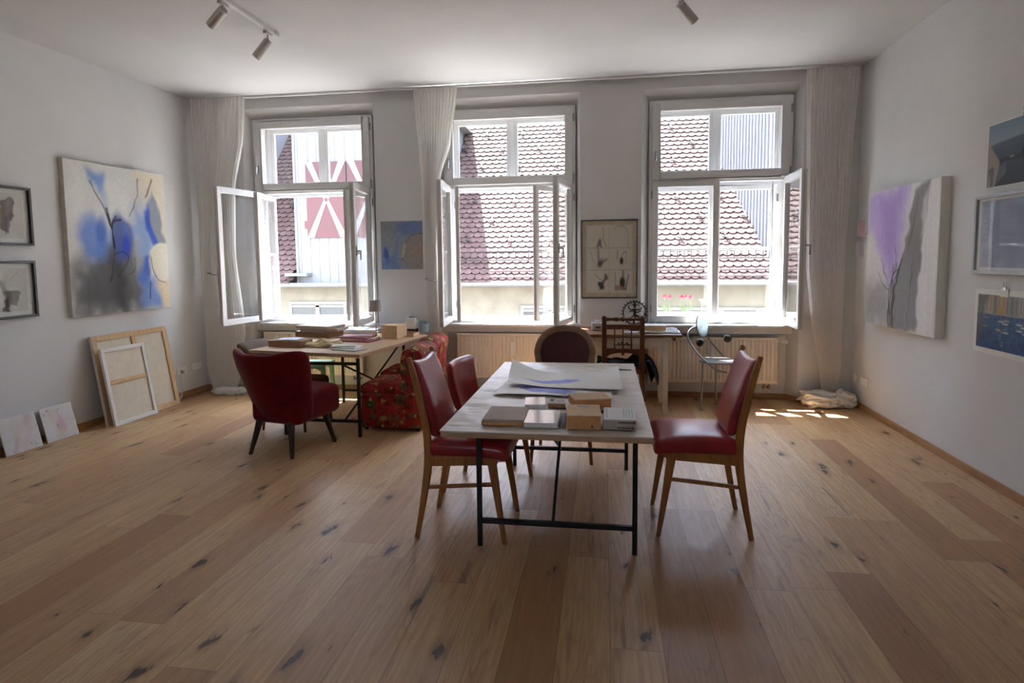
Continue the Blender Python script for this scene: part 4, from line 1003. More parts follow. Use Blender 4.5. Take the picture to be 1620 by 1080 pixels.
pinks = [(206, 160, 176), (214, 182, 190), (204, 196, 160), (196, 150, 170)]
leaning('small_board', 'small pale board with rose streaks leaning on the baseboard, nearest the big canvas backs', 'painting', -2.04, .30, .295, .10, .03, board(pinks, 3), 'pale boards leaning on the baseboard')
leaning('small_board', 'small pale board with faded pink centre leaning between its two neighbours', 'painting', -2.39, .31, .295, .10, .03, board(pinks[1:], 5), 'pale boards leaning on the baseboard')
leaning('small_board', 'small pale board cut off by the picture edge, last of the leaning row', 'painting', -2.75, .31, .295, .10, .03, board(pinks[1:3], 8), 'pale boards leaning on the baseboard')
# back wall: small blue picture, six-part framed drawing
w, h = .485, .535
t = wallthing('blue_picture', 'small square blue and grey abstract on the wall between first two windows', 'painting', 'B', 2.437, 1.665); body(t, w, h, .02)
c = Canvas(80, 90, (138, 150, 172)); c.poly([(0, 0), (.4, 0), (.3, .5), (.1, .55), (0, .4)], (140, 144, 142), .8, .1, .1); c.ell(.7, .15, .4, .2, (104, 126, 178), .8, .7, 0, .4, 4)
c.ell(.86, .66, .42, .40, (150, 142, 136), 1, .1); c.stroke([(.50, .82), (.55, .6), (.62, .42), (.74, .30), (.9, .26), (1, .27)], .012, (92, 96, 100), .7); c.ell(.85, .6, .2, .2, (168, 142, 126), .6, .8)
c.poly([(.55, .45), (.6, .47), (.54, .74), (.48, .76)], (186, 182, 172), .9, .02); c.poly([(.07, .55), (.12, .53), (.2, .86), (.12, .9), (.04, .7)], (64, 92, 176), .85, .03, .03); c.poly([(.11, .58), (.15, .6), (.19, .86), (.15, .84)], (40, 62, 140), .8, .02)
c.poly([(0, .8), (.4, .7), (.42, 1), (0, 1)], (98, 128, 184), .7, .08, .1); c.poly([(.38, .3), (.42, .3), (.36, .7), (.32, .7)], (110, 130, 172), .7, .04, .05)
c.mottle(.1, 30, 40, 4).build('painted_face', w-.004, h-.004, t, (0, -.0212, 0))
w, h = .585, .825
t = wallthing('framed_drawing', 'thin-framed sheet of six small ink drawings beside the third window', 'framed drawing', 'B', 4.70, 1.49); framed(t, w, h, .010, 'frame_black', .022, 'paper_cream')
c = Canvas(110, 150, (222, 214, 202)); c.mottle(.03, 4, 5, 8)
for i in range(2):
    for j in range(3): c.poly([(.03+i*.48, .02+j*.325), (.48+i*.48, .02+j*.325), (.48+i*.48, .325+j*.325), (.03+i*.48, .325+j*.325)], (226, 218, 200), .6, .006)
for y in (.335, .66): c.stroke([(.02, y), (.98, y)], .004, (140, 128, 112), .7)
c.stroke([(.495, .02), (.495, .98)], .004, (150, 140, 126), .6)
c.poly([(.26, .2), (.30, .2), (.34, .325), (.22, .325)], (100, 94, 86), .85, .02, .04); c.stroke([(.34, .03), (.38, .1), (.37, .2), (.42, .3)], .007, (110, 104, 98), .7, .6, .04); c.stroke([(.6, .06), (.7, .02), (.85, .04), (.9, .12), (.9, .3)], .006, (120, 114, 106), .6, .6, .03)
c.ell(.30, .56, .12, .075, (40, 38, 34), .95, .6, -25, .7, 5); c.stroke([(.26, .36), (.27, .5), (.30, .6)], .02, (96, 92, 84), .6); c.stroke([(.3, .58), (.45, .5)], .012, (66, 62, 58), .7); c.stroke([(.08, .36), (.14, .5), (.18, .62)], .005, (120, 112, 104), .6)
c.ell(.77, .53, .055, .075, (34, 32, 34), .95, .55, 0, .7, 6); c.stroke([(.68, .38), (.68, .5)], .008, (70, 66, 64), .8); c.stroke([(.76, .5), (.80, .42), (.86, .40), (.86, .56)], .006, (80, 76, 72), .7)
c.poly([(.28, .84), (.38, .82), (.42, .70), (.46, .70), (.46, .80), (.40, .86), (.38, .95), (.28, .95)], (50, 48, 48), .85, .02, .05); c.stroke([(.2, .72), (.26, .78), (.36, .82)], .006, (110, 104, 98), .7)
c.ell(.78, .86, .07, .09, (36, 28, 30), .95, .55, 0, .7, 9); c.stroke([(.8, .68), (.8, .95)], .022, (92, 84, 64), .6); c.poly([(.63, .88), (.86, .92), (.88, .97), (.63, .97)], (170, 126, 84), .8, .02, .03); c.stroke([(.92, .74), (.86, .95)], .014, (120, 70, 60), .7); c.stroke([(.63, .7), (.64, .95)], .006, (70, 64, 60), .7)
c.build('drawing', w*.82, h*.86, t, (0, -.0112, 0), 'paper_print')
# right wall: lilac canvas
w, h = 1.245, 1.185
t = wallthing('abstract_painting', 'big lilac, white and grey abstract canvas on the right wall', 'painting', 'R', -1.045, 1.475); body(t, w, h, .07, 'paper_white')
c = Canvas(180, 150, (210, 208, 206)); c.mottle(.05, 8, 8, 2)
c.poly([(.05, .0), (.62, 0), (.60, .18), (.52, .55), (.42, .74), (.26, .54), (.14, .36), (.0, .34), (.0, .1)], (184, 160, 210), .9, .06, .05); c.poly([(.18, .05), (.52, .03), (.46, .4), (.38, .62), (.25, .4)], (162, 136, 198), .7, .08, .06)
c.poly([(0, .3), (.1, .3), (.2, .5), (.3, .66), (.2, .78), (0, .7)], (206, 202, 200), .8, .06, .06); c.poly([(0, .72), (.18, .66), (.34, .70), (.42, .74), (.46, 1), (0, 1)], (150, 148, 150), .85, .09, .08)
c.poly([(.68, .06), (.88, .0), (.78, .6), (.78, 1), (.40, 1), (.42, .75), (.52, .55), (.62, .32)], (126, 122, 120), .95, .02, .05); c.poly([(.5, .6), (.7, .5), (.76, 1), (.46, 1)], (140, 140, 142), .7, .1, .06)
c.poly([(.80, .12), (.86, .04), (.84, .3), (.80, .36)], (200, 196, 194), .8, .02, .04); c.poly([(.88, 0), (1, 0), (1, 1), (.80, 1), (.82, .5)], (212, 208, 206), .95, .02, .03)
for k_ in range(6):
    rs = random.Random(k_); x = .42+rs.uniform(-.03, .05); c.stroke([(x+rs.uniform(.03, .1), .5+rs.random()*.1), (x+.02, .66), (x-.01, .8), (x+rs.uniform(-.03, .03), 1)], rs.uniform(.004, .008), (52, 50, 52), .8, .6, .03, k_)
for pts in ([(.25, .5), (.3, .6), (.38, .70)], [(.46, .42), (.47, .5), (.42, .6)], [(.2, .6), (.3, .7), (.38, .73)], [(.74, .08), (.68, .3), (.62, .45)], [(.70, .5), (.66, .95)]): c.stroke(pts, .005, (84, 78, 82), .7, .6, .03)
c.mottle(.05, 90, 3, 6).mottle(.05, 50, 40, 9).build('painted_face', w-.004, h-.004, t, (0, -.0712, 0))
# two small squares beyond it
for z, lab, cl, sd in ((1.765, 'tiny rose and white square panel in the corner, the upper of two', ((206, 194, 196), (206, 160, 166)), 1), (1.56, 'tiny white square panel with pale lilac half, below the rose one', ((214, 210, 208), (190, 178, 190)), 2)):
    t = wallthing('square_painting', lab, 'painting', 'R', -.14, z, 0, 'tiny square panels in the corner'); body(t, .21, .155, .025, 'paper_white')
    c = Canvas(24, 24, cl[0]); c.poly([(.45, 0), (1, 0), (1, 1), (.45, 1)], cl[1], .9, .03, .05); c.ell(.25, .5, .1, .3, (220, 216, 212), .7, .6); c.build('painted_face', .208, .153, t, (0, -.0262, 0))
def clip(t, x, z, y=-.004):
    m = MB(); m.prism([(x-.016, z-.012), (x+.016, z-.012), (x+.012, z+.008), (x-.012, z+.008)], y-.012, y+.002, 'y'); m.build('bulldog_clip', 'chrome', t, bevel=.002)
    m = MB(); m.tube([(x-.010, y-.006, z+.006), (x-.014, y-.010, z+.034), (x, y-.012, z+.042), (x+.014, y-.010, z+.034), (x+.010, y-.006, z+.006)], .0022, 6)
    m.build('clip_wire', 'chrome', t)
# photo print of a waterfront at dusk
w, h = .72, .395
t = wallthing('photo_print', 'unframed photo print of a dusky waterfront, clipped up at the top right', 'print', 'R', -2.455, 2.13, .004); MB().b(-w/2-.01, w/2+.01, -.003, .003, -h/2-.008, h/2+.008).build('sheet', 'paper_white', t, smooth=0)
c = Canvas(110, 64, (120, 142, 158)); c.over(sstep(.0, .5, c.V), (148, 162, 168), .7)
c.poly([(.03, .33), (.2, .30), (.5, .27), (.8, .3), (1, .33), (1, .36), (0, .40)], (62, 82, 96), .9, .02); c.poly([(0, .38), (1, .35), (1, 1), (0, 1)], (66, 86, 98), 1, .02); c.over(sstep(.4, .95, c.V), (32, 40, 46), .9)
c.poly([(.14, .56), (.5, .56), (.52, .62), (.16, .62)], (26, 34, 38), .9, .02, .04); c.poly([(.46, .58), (.5, .38), (.53, .58)], (24, 32, 36), .95, .01); c.stroke([(.495, .3), (.495, .5)], .004, (24, 32, 36)); c.poly([(.70, .6), (.74, .42), (.8, .6)], (28, 36, 40), .9, .02); c.ell(.34, .57, .05, .012, (150, 150, 140), .8)
c.poly([(0, .2), (.05, .36), (.16, .58), (.17, .66), (.12, 1), (0, 1)], (150, 138, 130), 1, .01, .01); c.poly([(.02, .72), (.08, .66), (.1, .72), (.09, 1), (.05, 1), (.05, .76), (.03, .9)], (84, 80, 82), .9, .008)
for k_ in range(5): c.stroke([(.12, .96-k_*.05), (.26, .80-k_*.035)], .006, (160, 158, 156), .6)
c.build('photograph', w, h, t, (0, -.0042, 0), 'paper_print'); clip(t, -.0+.0, h/2+.012)
# silver framed glazed picture
w, h = .74, .51
t = wallthing('framed_print', 'silver-framed glazed print of bluish haze, between two unframed prints', 'framed print', 'R', -2.395, 1.63); framed(t, w, h, .022, 'frame_silver', .035)
c = Canvas(80, 60, (150, 160, 178)); c.mottle(.15, 6, 5, 7); c.ell(.5, .5, .4, .4, (128, 142, 166), .6, .9, 0, .6, 3); c.build('print', w*.86, h*.84, t, (0, -.0165, 0), 'paper_print')
# harbour print
w, h = .60, .42
t = wallthing('harbour_print', 'unframed print of a harbour with boats on blue water, clipped below the silver frame', 'print', 'R', -2.335, 1.065, .004)
MB().b(-w/2, w/2, -.003, .003, -h/2, h/2).build('sheet', 'paper_white', t, smooth=0)
c = Canvas(120, 84, (60, 92, 130)); c.over(sstep(.45, 1, c.V), (38, 74, 118), .8); c.mottle(.35, 40, 16, 5)
c.poly([(0, 0), (1, 0), (1, .36), (0, .36)], (146, 150, 150), 1, .01)
rs = random.Random(2)
for k_ in range(13): x = k_/13; c.poly([(x, 0), (x+.07, 0), (x+.07, .34), (x, .34)], rs.choice([(168, 166, 156), (120, 126, 128), (190, 160, 110), (104, 110, 116), (150, 140, 130)]), .8, .006); c.stroke([(x+.035, .04), (x+.035, .30)], .007, (70, 78, 88), .7)
c.poly([(.38, .2), (.52, .2), (.52, .34), (.38, .34)], (176, 146, 82), .9, .01); c.poly([(0, 0), (.22, 0), (.1, .5), (.06, 1), (0, 1)], (88, 84, 78), .8, .04, .05)
for k_ in range(13): x, y = rs.random(), .38+rs.random()*.28; c.ell(x, y, .06, .018, rs.choice([(190, 176, 140), (206, 204, 196), (150, 130, 100)]), .85, .3); c.stroke([(x, y-.1), (x, y)], .003, (150, 140, 120), .7)
for k_ in range(6): c.ell(rs.uniform(.4, .6), .6+k_*.06, .03, .02, (150, 164, 170), .4, .8)
c.build('picture', w-.06, h-.07, t, (.005, -.0042, 0), 'paper_print'); clip(t, .02, h/2+.012)
MB().b(-.03, .05, -.0075, -.0055, h/2-.04, h/2+.01).build('note', 'paper_white', t, smooth=0)
# sockets
def socket(wall, a, z, label, n):
    t = wallthing('wall_socket', label, 'socket', wall, a, z, 0, 'white wall sockets'); MB().b(-.04*n, .04*n, -.010, 0, -.04, .04).build('plate', 'socket_white', t, bevel=.004)
    for i in range(n):
        x = -.04*n+.04+.08*i
        MB().lathe([(0, -.004), (.02, -.004), (.021, 0), (.0, .0)], 18, (x, -.0095, 0), Matrix.Rotation(R(90), 3, 'X')).build('insert', 'card_grey', t)
    return t
socket('L', -.445, .30, 'double white wall socket with a plug in it near the left corner', 2)
socket('L', -.20, .31, 'double white wall socket nearest the left corner, nothing plugged in', 2)
socket('R', -.10, .285, 'white blank wall plate in the right corner behind the curtain bundle', 1)
socket('R', -.305, .285, 'double white wall socket low on the right wall by the curtain bundle', 2)
t = thing('extension_lead', 'white extension lead running from the left socket along the floor', 'cable', (LX(-.42), -.42, 0))
pg = MB(); pg.rbox((.015, -.03, .29), (.045, .04, .04), .012, 6); pg.build('plug', 'card_grey', t)
cb = MB().tube(catmull([(.015, -.05, .285), (.03, -.06, .2), (.05, -.09, .1), (.07, -.15, .022), (.06, -.25, .007), (.05, -.36, .007), (.06, -.50, .007), (.06, -.62, .007)], 8), .006, 8); cb.build('cable', 'cable_white', t)
# curtain hold-backs beside the first and second window
for x, z, lab in ((.21, 1.38, 'thin metal hold-back hook on the curtain by the blue abstract painting'), (2.74, 1.30, 'thin metal hold-back hook beside the small blue picture')):
    tag(MB().tube(catmull([(x, -.0, z), (x, -.2, z), (x+.03, -.24, z-.005), (x+.09, -.235, z-.02), (x+.12, -.2, z-.02)], 5), .005, 8).build('curtain_hook', 'steel_grey'), lab, 'curtain hook')
# ------------------------------------------------------------------ ceiling track lights
def track(label, x, y0, y1): 
    t = thing('light_track', label, 'light track', (x, (y0+y1)/2, H)); L = y1-y0
    MB().b(-.018, .018, -L/2, L/2, -.032, 0).build('rail', 'frame_white', t, bevel=.002); MB().b(-.022, .022, L/2-.05, L/2+.012, -.036, 0).build('end_cap', 'spot_grey', t, bevel=.003); return t
track('white ceiling track carrying the two spots', 2.035, -5.2, -1.82)
track('white ceiling track carrying the single spot above the table', 5.175, -5.2, -1.92)
def spot(label, base, tip, r=.034, L=.16):
    """base: where the stem meets the can; tip: aiming point"""
    b = Vector(base); d = (Vector(tip)-b).normalized(); t = thing('spotlight', label, 'spotlight', (b.x, b.y, H-.03), 0, 'cylindrical spots on the ceiling tracks')
    M = d.to_track_quat('Z', 'Y').to_matrix(); c = (0, 0, b.z-H+.03)
    MB().lathe([(0, -.012), (r*.8, -.012), (r, -.004), (r, L), (r*.82, L), (r*.8, L-.03), (0, L-.03)], 24, c, M).build('can', 'spot_grey', t)
    MB().tube([(0, 0, .0), (0, 0, b.z-H+.05), (0, 0, b.z-H+.03)], .009, 8).build('stem', 'spot_grey', t)
    MB().b(-.015, .015, -.045, .045, -.026, -.003).build('adapter', 'spot_grey', t, bevel=.003)
    MB().lathe([(0, L-.028), (r*.78, L-.028), (r*.78, L-.024), (0, L-.024)], 20, c, M).build('lens', 'chrome', t)
spot('grey cylindrical ceiling spot at the end of the left track', (2.02, -1.92, 3.235), (1.93, -1.95, 3.11))
spot('grey cylindrical ceiling spot cut by the picture top, on the left track', (2.02, -2.50, 3.25), (1.82, -2.42, 3.14))
spot('grey cylindrical ceiling spot above the big table, on the other track', (5.175, -2.0, 3.265), (5.30, -1.92, 3.15))

# ------------------------------------------------------------------ things on the big table
TT = TZ+.005
def on(px, py, z=TT): return PZ(px, py, z)
def slab(name, label, cat, c, sz, rz, z, mat, group=None, cover=None, r=.004, edge=None):
    t = thing(name, label, cat, (c[0], c[1], z), rz, group); w, d, h = sz
    MB().b(-w/2, w/2, -d/2, d/2, 0, h-(.003 if cover else 0)).build('body', mat, t, bevel=r)
    if cover: MB().b(-w/2-.001, w/2+.001, -d/2-.001, d/2+.001, h-.003, h).build('cover', cover, t, bevel=.001)
    return t
def quad(p):   # pixel corners near-left, near-right, far-right, far-left -> centre, size, yaw on the table
    q = [on(*a) for a in p]; c = sum(q, Vector())/4; ex = ((q[1]-q[0])+(q[2]-q[3]))/2; ey = ((q[3]-q[0])+(q[2]-q[1]))/2
    return c, ex.length, ey.length, math.atan2(ex.y, ex.x)
c, w, d, a = quad([(763, 673), (826, 674), (838, 653), (774, 651)]); slab('drawing_pad', 'flat grey drawing pad at the near edge of the table', 'pad', c, (w, d, .022), a, TT, 'card_orange', None, 'card_grey')
t = bpy.data.objects['drawing_pad']; MB().b(-w/2, w/2, -d/2, d/2, .022, .030).build('folder', 'card_grey', t, (.004, .006, 0), bevel=.002)
c, w, d, a = quad([(827, 676), (881, 677.5), (888, 656), (838, 655)]); slab('picture_book', 'white book with faint blue cover drawing between grey pad and pencils', 'book', c, (w, d, .024), a, TT, 'paper_white', None, 'gloss_white')
c, w, d, a = quad([(895, 679), (947, 680), (951.5, 661), (900, 660)]); t = slab('cardboard_box', 'tan cardboard box with a small slotted tab, near edge of table', 'box', c, (w, d, .066), a, TT, 'card_orange', 'cardboard boxes on the table', 'card_tan', r=.003)
MB().b(-.03, .03, d/2-.045, d/2-.01, .066, .068).build('tab', 'card_grey', t, bevel=.001); MB().b(w*.22, w*.27, -d/2-.0015, -d/2+.001, .010, .022).build('punch_hole', 'book_dark', t, smooth=0)
c, w, d, a = quad([(951, 679.5), (1001, 680.5), (1006, 661), (957, 659)])
for i, (lab, mt) in enumerate((('lower of two stacked pale printed cases by the table corner', 'paper_grey'), ('upper of two stacked pale printed cases by the table corner', 'paper_white'))):
    t = slab('print_case', lab, 'case', (c[0]+.003*i, c[1]+.002*i), (w, d, .024), a+.01*i, TT+.0245*i, 'card_grey', 'stacked print cases', mt, r=.003)
    MB().b(-w*.05, w*.42, -d/2-.0015, -d/2+.001, .008, .013).build('label_strip', 'book_dark', t, smooth=0); MB().b(w*.40, w*.46, -d/2-.002, -d/2+.001, .006, .016).build('stud', 'antique_wood', t, smooth=0)
    if i:
        for k_ in range(4): MB().b(w*(.12+.09*k_), w*(.16+.09*k_), -d*.3, d*.4, .024, .0245).build('printed_line', 'paper_grey', t, smooth=0)
        MB().b(-w*.42, -w*.38, -d*.4, d*.4, .024, .0245).build('printed_line', 'paper_grey', t, smooth=0)
c, w, d, a = quad([(833, 648), (865, 649), (860, 636), (829, 637)]); slab('white_box', 'small white lidded box, left of the notebook', 'box', c, (w, d, .030), a, TT, 'plastic_white', None, 'gloss_white', r=.004)
c, w, d, a = quad([(866, 645), (894, 645.5), (895, 637), (869, 637)]); t = slab('notebook', 'small notebook with pale cover and dark label beside the white box', 'notebook', c, (w, d, .026), a, TT, 'card_brown', None, 'paper_grey')
MB().b(-w*.38, -w*.18, -d*.1, d*.3, .026, .027).build('label', 'book_dark', t, smooth=0); MB().b(w*.0, w*.4, -d*.3, d*.1, .026, .0268).build('label', 'paper_pink', t, smooth=0)
c, w, d, a = quad([(909, 646), (962, 645), (960, 633), (899, 636)]); slab('cardboard_box', 'tan cardboard box behind, beside the curled drawing sheets', 'box', c, (w, d, .048), a, TT, 'card_orange', 'cardboard boxes on the table', 'card_tan', r=.003)
for i, (x, lab) in enumerate(((886, 'dark pencil nearest the picture book'), (889.5, 'dark pencil in the middle of the three'), (893, 'dark pencil nearest the tan box'))):
    p0, p1 = on(x-1, 676), on(x+3, 656); z = TT+.006
    tag(MB().tube([(p0.x, p0.y, z), (p0.x*.95+p1.x*.05, p0.y*.95+p1.y*.05, z), (p1.x, p1.y, z)], [.001, .005, .005], 6).build('pencil', 'pencil_black'), lab, 'pencil', 'pencils between book and box')
p0, p1 = on(953, 655), on(972, 650); tag(MB().tube([(p0.x, p0.y, TT+.011), (p0.lerp(p1, .3).x, p0.lerp(p1, .3).y, TT+.011), (p1.x, p1.y, TT+.010)], [.009, .010, .006], 8).build('marker_pen', 'pencil_black'), 'black marker pen behind the tan box', 'pen')
p0, p1 = on(976, 585.5), on(999, 586.5); tag(MB().tube([(p0.x, p0.y, TT+.006), (p1.x, p1.y, TT+.006)], [.006, .003], 6).build('paint_brush', 'pencil_black'), 'thin brush lying at the far end of the table', 'brush')
# flat sheet and curled sheet with blue brush marks
q = [on(779, 624.5), on(970, 630), on(965, 610), on(802, 604)]
def sheetbend(z0, lift): 
    def f(co, U, V):
        A, B, C_, D = [np.array(v[:]) for v in q2]
        P = (A*(1-U[..., None])+B*U[..., None])*V[..., None]+(D*(1-U[..., None])+C_*U[..., None])*(1-V[..., None]); P[..., 2] = z0+lift(U, V); return P
    return f
t = thing('drawing_sheet', 'flat lower sheet with deep blue wash, under the curled one', 'drawing', (0, 0, 0), 0); q2 = q
c = Canvas(60, 40, (212, 204, 192)); c.poly([(.06, .35), (.2, .25), (.7, .62), (.66, .92), (.3, .82)], (34, 54, 170), .95, .04, .05); c.poly([(.63, .80), (.98, .84), (.98, .97), (.62, .94)], (226, 224, 220), 1, .01); c.mottle(.04, 8, 8, 2)
c.build('washed_paper', 1, 1, t, (0, 0, 0), 'paper_print', sheetbend(TT+.008, lambda U, V: .004*np.sin(U*5)))
q2 = [on(802, 620), on(985, 622), on(972, 597), on(812, 597)]; q2 = [on(803, 614), on(986, 621), on(978, 596), on(811, 592)]
t = thing('drawing_sheet', 'curled paper sheet with lighter blue brush stroke lying across the table', 'drawing', (0, 0, 0), 0)
c = Canvas(90, 60, (216, 208, 196)); c.poly([(.10, .70), (.3, .66), (.5, .45), (.62, .42), (.64, .55), (.5, .72), (.3, .80)], (70, 84, 190), .95, .03, .05); c.mottle(.03, 8, 8, 3)
def curl(U, V): return .012+.085*np.clip(1-U*2.6, 0, 1)**1.6*(1.1-.75*V)+.06*np.clip((U-.68)*3.1, 0, 1)**1.7*(1.05-V)*1.0+.012*np.clip(1-np.abs(U-.45)*3, 0, 1)*(V < .0)
c.build('brushed_paper', 1, 1, t, (0, 0, 0), 'paper_print', sheetbend(TT+.004, curl))

# ------------------------------------------------------------------ things on the left desk
DT = DZT
def dk(px, py): return PZ(px, py, DT)
def pile(name, label, cat, px, py, sz, rz, z, mat, cover=None, group=None, r=.003):
    p = dk(px, py); return slab(name, label, cat, (p.x, p.y), sz, R(rz), z, mat, group, cover, r)
Z = DT+.001
pile('large_book', 'big brown-edged book with blue cover under the grey portfolios', 'book', 506, 531, (.40, .28, .058), -10, Z, 'card_brown', 'paper_blue')
pile('portfolio', 'lower grey-brown portfolio under another, on top of the blue book', 'portfolio', 514, 531, (.42, .26, .030), -2, Z+.059, 'card_grey', 'paper_grey', 'grey portfolios on the desk')
pile('portfolio', 'topmost grey-brown portfolio crowning the tallest desk stack', 'portfolio', 508, 531.5, (.42, .27, .030), -14, Z+.090, 'card_grey', 'paper_grey', 'grey portfolios on the desk')
pile('archive_box', 'flat brown box with a blue-white sheet on it at the desk front', 'box', 460, 547, (.34, .20, .060), -6, Z, 'card_brown', None, None)
p = dk(460, 547); tag(MB().sheet(lambda u, v: (p.x-.09+.2*u, p.y-.08+.15*v, Z+.068+.012*math.sin(u*3)*math.sin(v*3)), 10, 8, .002).build('loose_sheet', 'paper_blue', smooth=60), 'pale blue sheet lying on the flat brown box', 'paper')
p2 = dk(514, 548)
def crump(u, v): return (p2.x-.15+.30*u, p2.y-.09+.17*v, Z+.026+.035*math.exp(-((u-.45)**2+(v-.6)**2)*7)+.010*math.sin(u*11+v*5)+.008*math.sin(v*13-u*4))
tag(MB().sheet(crump, 26, 18, .01).build('paper_envelope', 'paper_yellow', smooth=25), 'crumpled yellowish envelope at the desk front edge', 'envelope')
for i, (px_, py_, w_, d_, r_, m_, lab) in enumerate(((553, 553, .27, .17, -20, 'paper_grey', 'bottom grey magazine of the fan at the desk corner'), (548, 551, .25, .17, -4, 'paper_white', 'white magazine in the fan at the desk corner'), (545, 550.5, .22, .16, 12, 'paper_grey', 'top grey-white magazine of the fan at the desk corner'))): pile('magazine', lab, 'magazine', px_, py_, (w_, d_, .009), r_, Z+.0095*i, m_, None, 'magazines on the desk corner', .001)
for i, (px_, py_, w_, d_, r_, m_, h_, lab) in enumerate(((568, 539, .36, .22, -10, 'paper_magenta', .014, 'lowest magenta booklet behind the magazines'), (570, 538, .34, .21, 6, 'paper_cream', .012, 'cream booklet second from the bottom behind the magazines'), (566, 538, .30, .2, -6, 'paper_magenta', .012, 'magenta booklet third from the bottom, behind the magazines'), (567, 537.5, .29, .19, 12, 'paper_pink', .008, 'pink and grey booklet topmost behind the magazines'))): pile('booklet', lab, 'booklet', px_, py_, (w_, d_, h_), r_, Z+(0, .0145, .027, .0395)[i], m_, None, 'booklets on the desk', .0015)
pile('cardboard_carton', 'tan cardboard carton standing beside the lamp on the desk', 'box', 624, 534, (.18, .19, .135), -12, Z, 'card_tan', None, None)
for i, (lab, r_) in enumerate((('lower of the two white paper stacks behind the lamp', 4), ('upper of the two white paper stacks behind the lamp', -8))): pile('paper_stack', lab, 'paper', 572, 526, (.42, .28, .022), r_, Z+.0225*i, 'paper_white', 'paper_blue', 'white paper stacks on the desk')
pile('drawing_tube_case', 'long translucent pale case behind the tan carton', 'case', 626, 522, (.44, .18, .085), -6, Z, 'plastic_white', 'paper_blue', None, .012)
pile('wooden_tray', 'small wooden tray box by the jar at the far desk end', 'tray', 650, 531.5, (.13, .13, .042), -9, Z, 'card_tan', 'antique_wood')
p = dk(653, 525.8)
t = thing('desk_phone', 'white desk phone with small blue screen on a dark stand at the far desk end', 'phone', (p.x, p.y, Z), R(-10))
MB().b(-.045, .045, -.05, .05, 0, .045).build('stand', 'book_dark', t, bevel=.004); MB().prism([(-.065, .046), (.065, .046), (.06, .11), (-.05, .17), (-.065, .12)], -.06, .06, 'x').build('body', 'plastic_white', t, bevel=.006)
MB().box((.0, -.028, .155), (.075, .004, .05), (R(-38), 0, 0)).build('screen', 'screen_blue', t); MB().b(-.06, -.03, -.05, .05, .15, .19).build('handset', 'plastic_white', t, bevel=.01)
p = dk(672, 526); t = thing('glass_jar', 'clear glass jar with blue tint at the far desk end', 'jar', (p.x, p.y, Z)); MB().lathe([(0, 0), (.05, 0), (.053, .01), (.053, .125), (.05, .13), (.047, .125), (.047, .012), (0, .012)], 24).build('glass', 'glass_clear', t)
MB().lathe([(0, .013), (.045, .013), (.045, .09), (0, .09)], 20).build('contents', 'paper_blue', t)
p = dk(595.5, 535); t = thing('table_lamp', 'small desk lamp with grey fabric shade on a thin stem', 'lamp', (p.x, p.y, Z))
MB().lathe([(0, 0), (.05, 0), (.05, .008), (.012, .014), (0, .014)], 24).build('base', 'steel_grey', t); MB().tube([(0, 0, .01), (0, 0, .36)], .0055, 10).build('stem', 'steel_grey', t)
MB().lathe([(.066, .275), (.052, .385), (.050, .385), (.064, .275)], 28).tube([(-.052, 0, .362), (.052, 0, .362)], .0025, 6).build('shade', 'lamp_shade', t)

# ------------------------------------------------------------------ things on the white table
KT = WZ
t = thing('ring_statue', 'bronze dancing figure statue inside a flaming ring on the white table', 'statue', (4.95, -.36, KT))
MB().lathe([(0, 0), (.055, 0), (.06, .012), (.045, .022), (.05, .04), (.035, .05), (0, .05)], 24).build('base', 'bronze', t)
rg = MB(); cz, rr = .175, .112
rg.tube([(rr*math.cos(R(a)), 0, cz+rr*math.sin(R(a))) for a in range(0, 360, 12)], .0065, 8, True)
for a in range(-70, 251, 15):
    c_, s_ = math.cos(R(a)), math.sin(R(a)); rg.tube([((rr+.004)*c_, 0, cz+(rr+.004)*s_), ((rr+.014)*c_, 0, cz+(rr+.014)*s_), ((rr+.028)*c_, 0, cz+(rr+.028)*s_)], [.007, .0055, .001], 6)
rg.build('flame_ring', 'bronze', t)
fg = MB()
def limb(pts, rs_): fg.tube(catmull([(x, 0 if len(p) < 3 else p[2], z) for p in pts for x, z in [p[:2]]], 3), [rs_[0]+(rs_[1]-rs_[0])*k_/(3*(len(pts)-1)) for k_ in range(3*(len(pts)-1)+1)], 7)
limb([(0, .05), (-.008, .09), (.008, .13), (.0, .16)], (.011, .013)); limb([(.0, .155), (.035, .14), (.075, .115), (.095, .10)], (.013, .006)); limb([(0, .155), (-.03, .13), (-.065, .10)], (.008, .005))
limb([(0, .155), (.002, .19), (0, .22)], (.017, .015)); fg.ball((0, 0, .243), .017, 12, (.85, 1, 1.1)); fg.lathe([(.012, .255), (.014, .265), (.004, .285), (0, .286)], 10)
limb([(0, .215), (-.04, .205), (-.06, .235), (-.058, .25)], (.008, .005)); limb([(0, .215), (.04, .205), (.065, .22), (.075, .235)], (.008, .005)); limb([(0, .21), (-.03, .19), (-.06, .185)], (.008, .004)); limb([(0, .21), (.02, .18), (.05, .19), (.07, .2)], (.008, .004))
for s_ in (-1, 1):
    for k_ in range(3): limb([(0, .25), (s_*.03, .25+.01*k_), (s_*.055, .245+.014*k_)], (.003, .002))
fg.build('figure', 'bronze', t, smooth=60)
t = slab('tissue_box', 'pale grey tissue box at the left end of the white table', 'box', (4.59, -.36), (.13, .12, .075), R(4), KT+.001, 'paper_grey', None, 'paper_blue')
MB().prism([(-.03, .076), (.03, .076), (.012, .10), (-.004, .092), (-.02, .105)], -.02, .02, 'y').build('tissue', 'paper_white', t); MB().b(-.03, .02, -.0615, -.0595, .025, .04).build('label', 'book_dark', t, smooth=0)
slab('plate_of_paper', 'white note pad between chair back and statue on white table', 'pad', (4.90, -.6), (.13, .10, .012), R(5), KT+.001, 'paper_white', None, 'paper_blue')
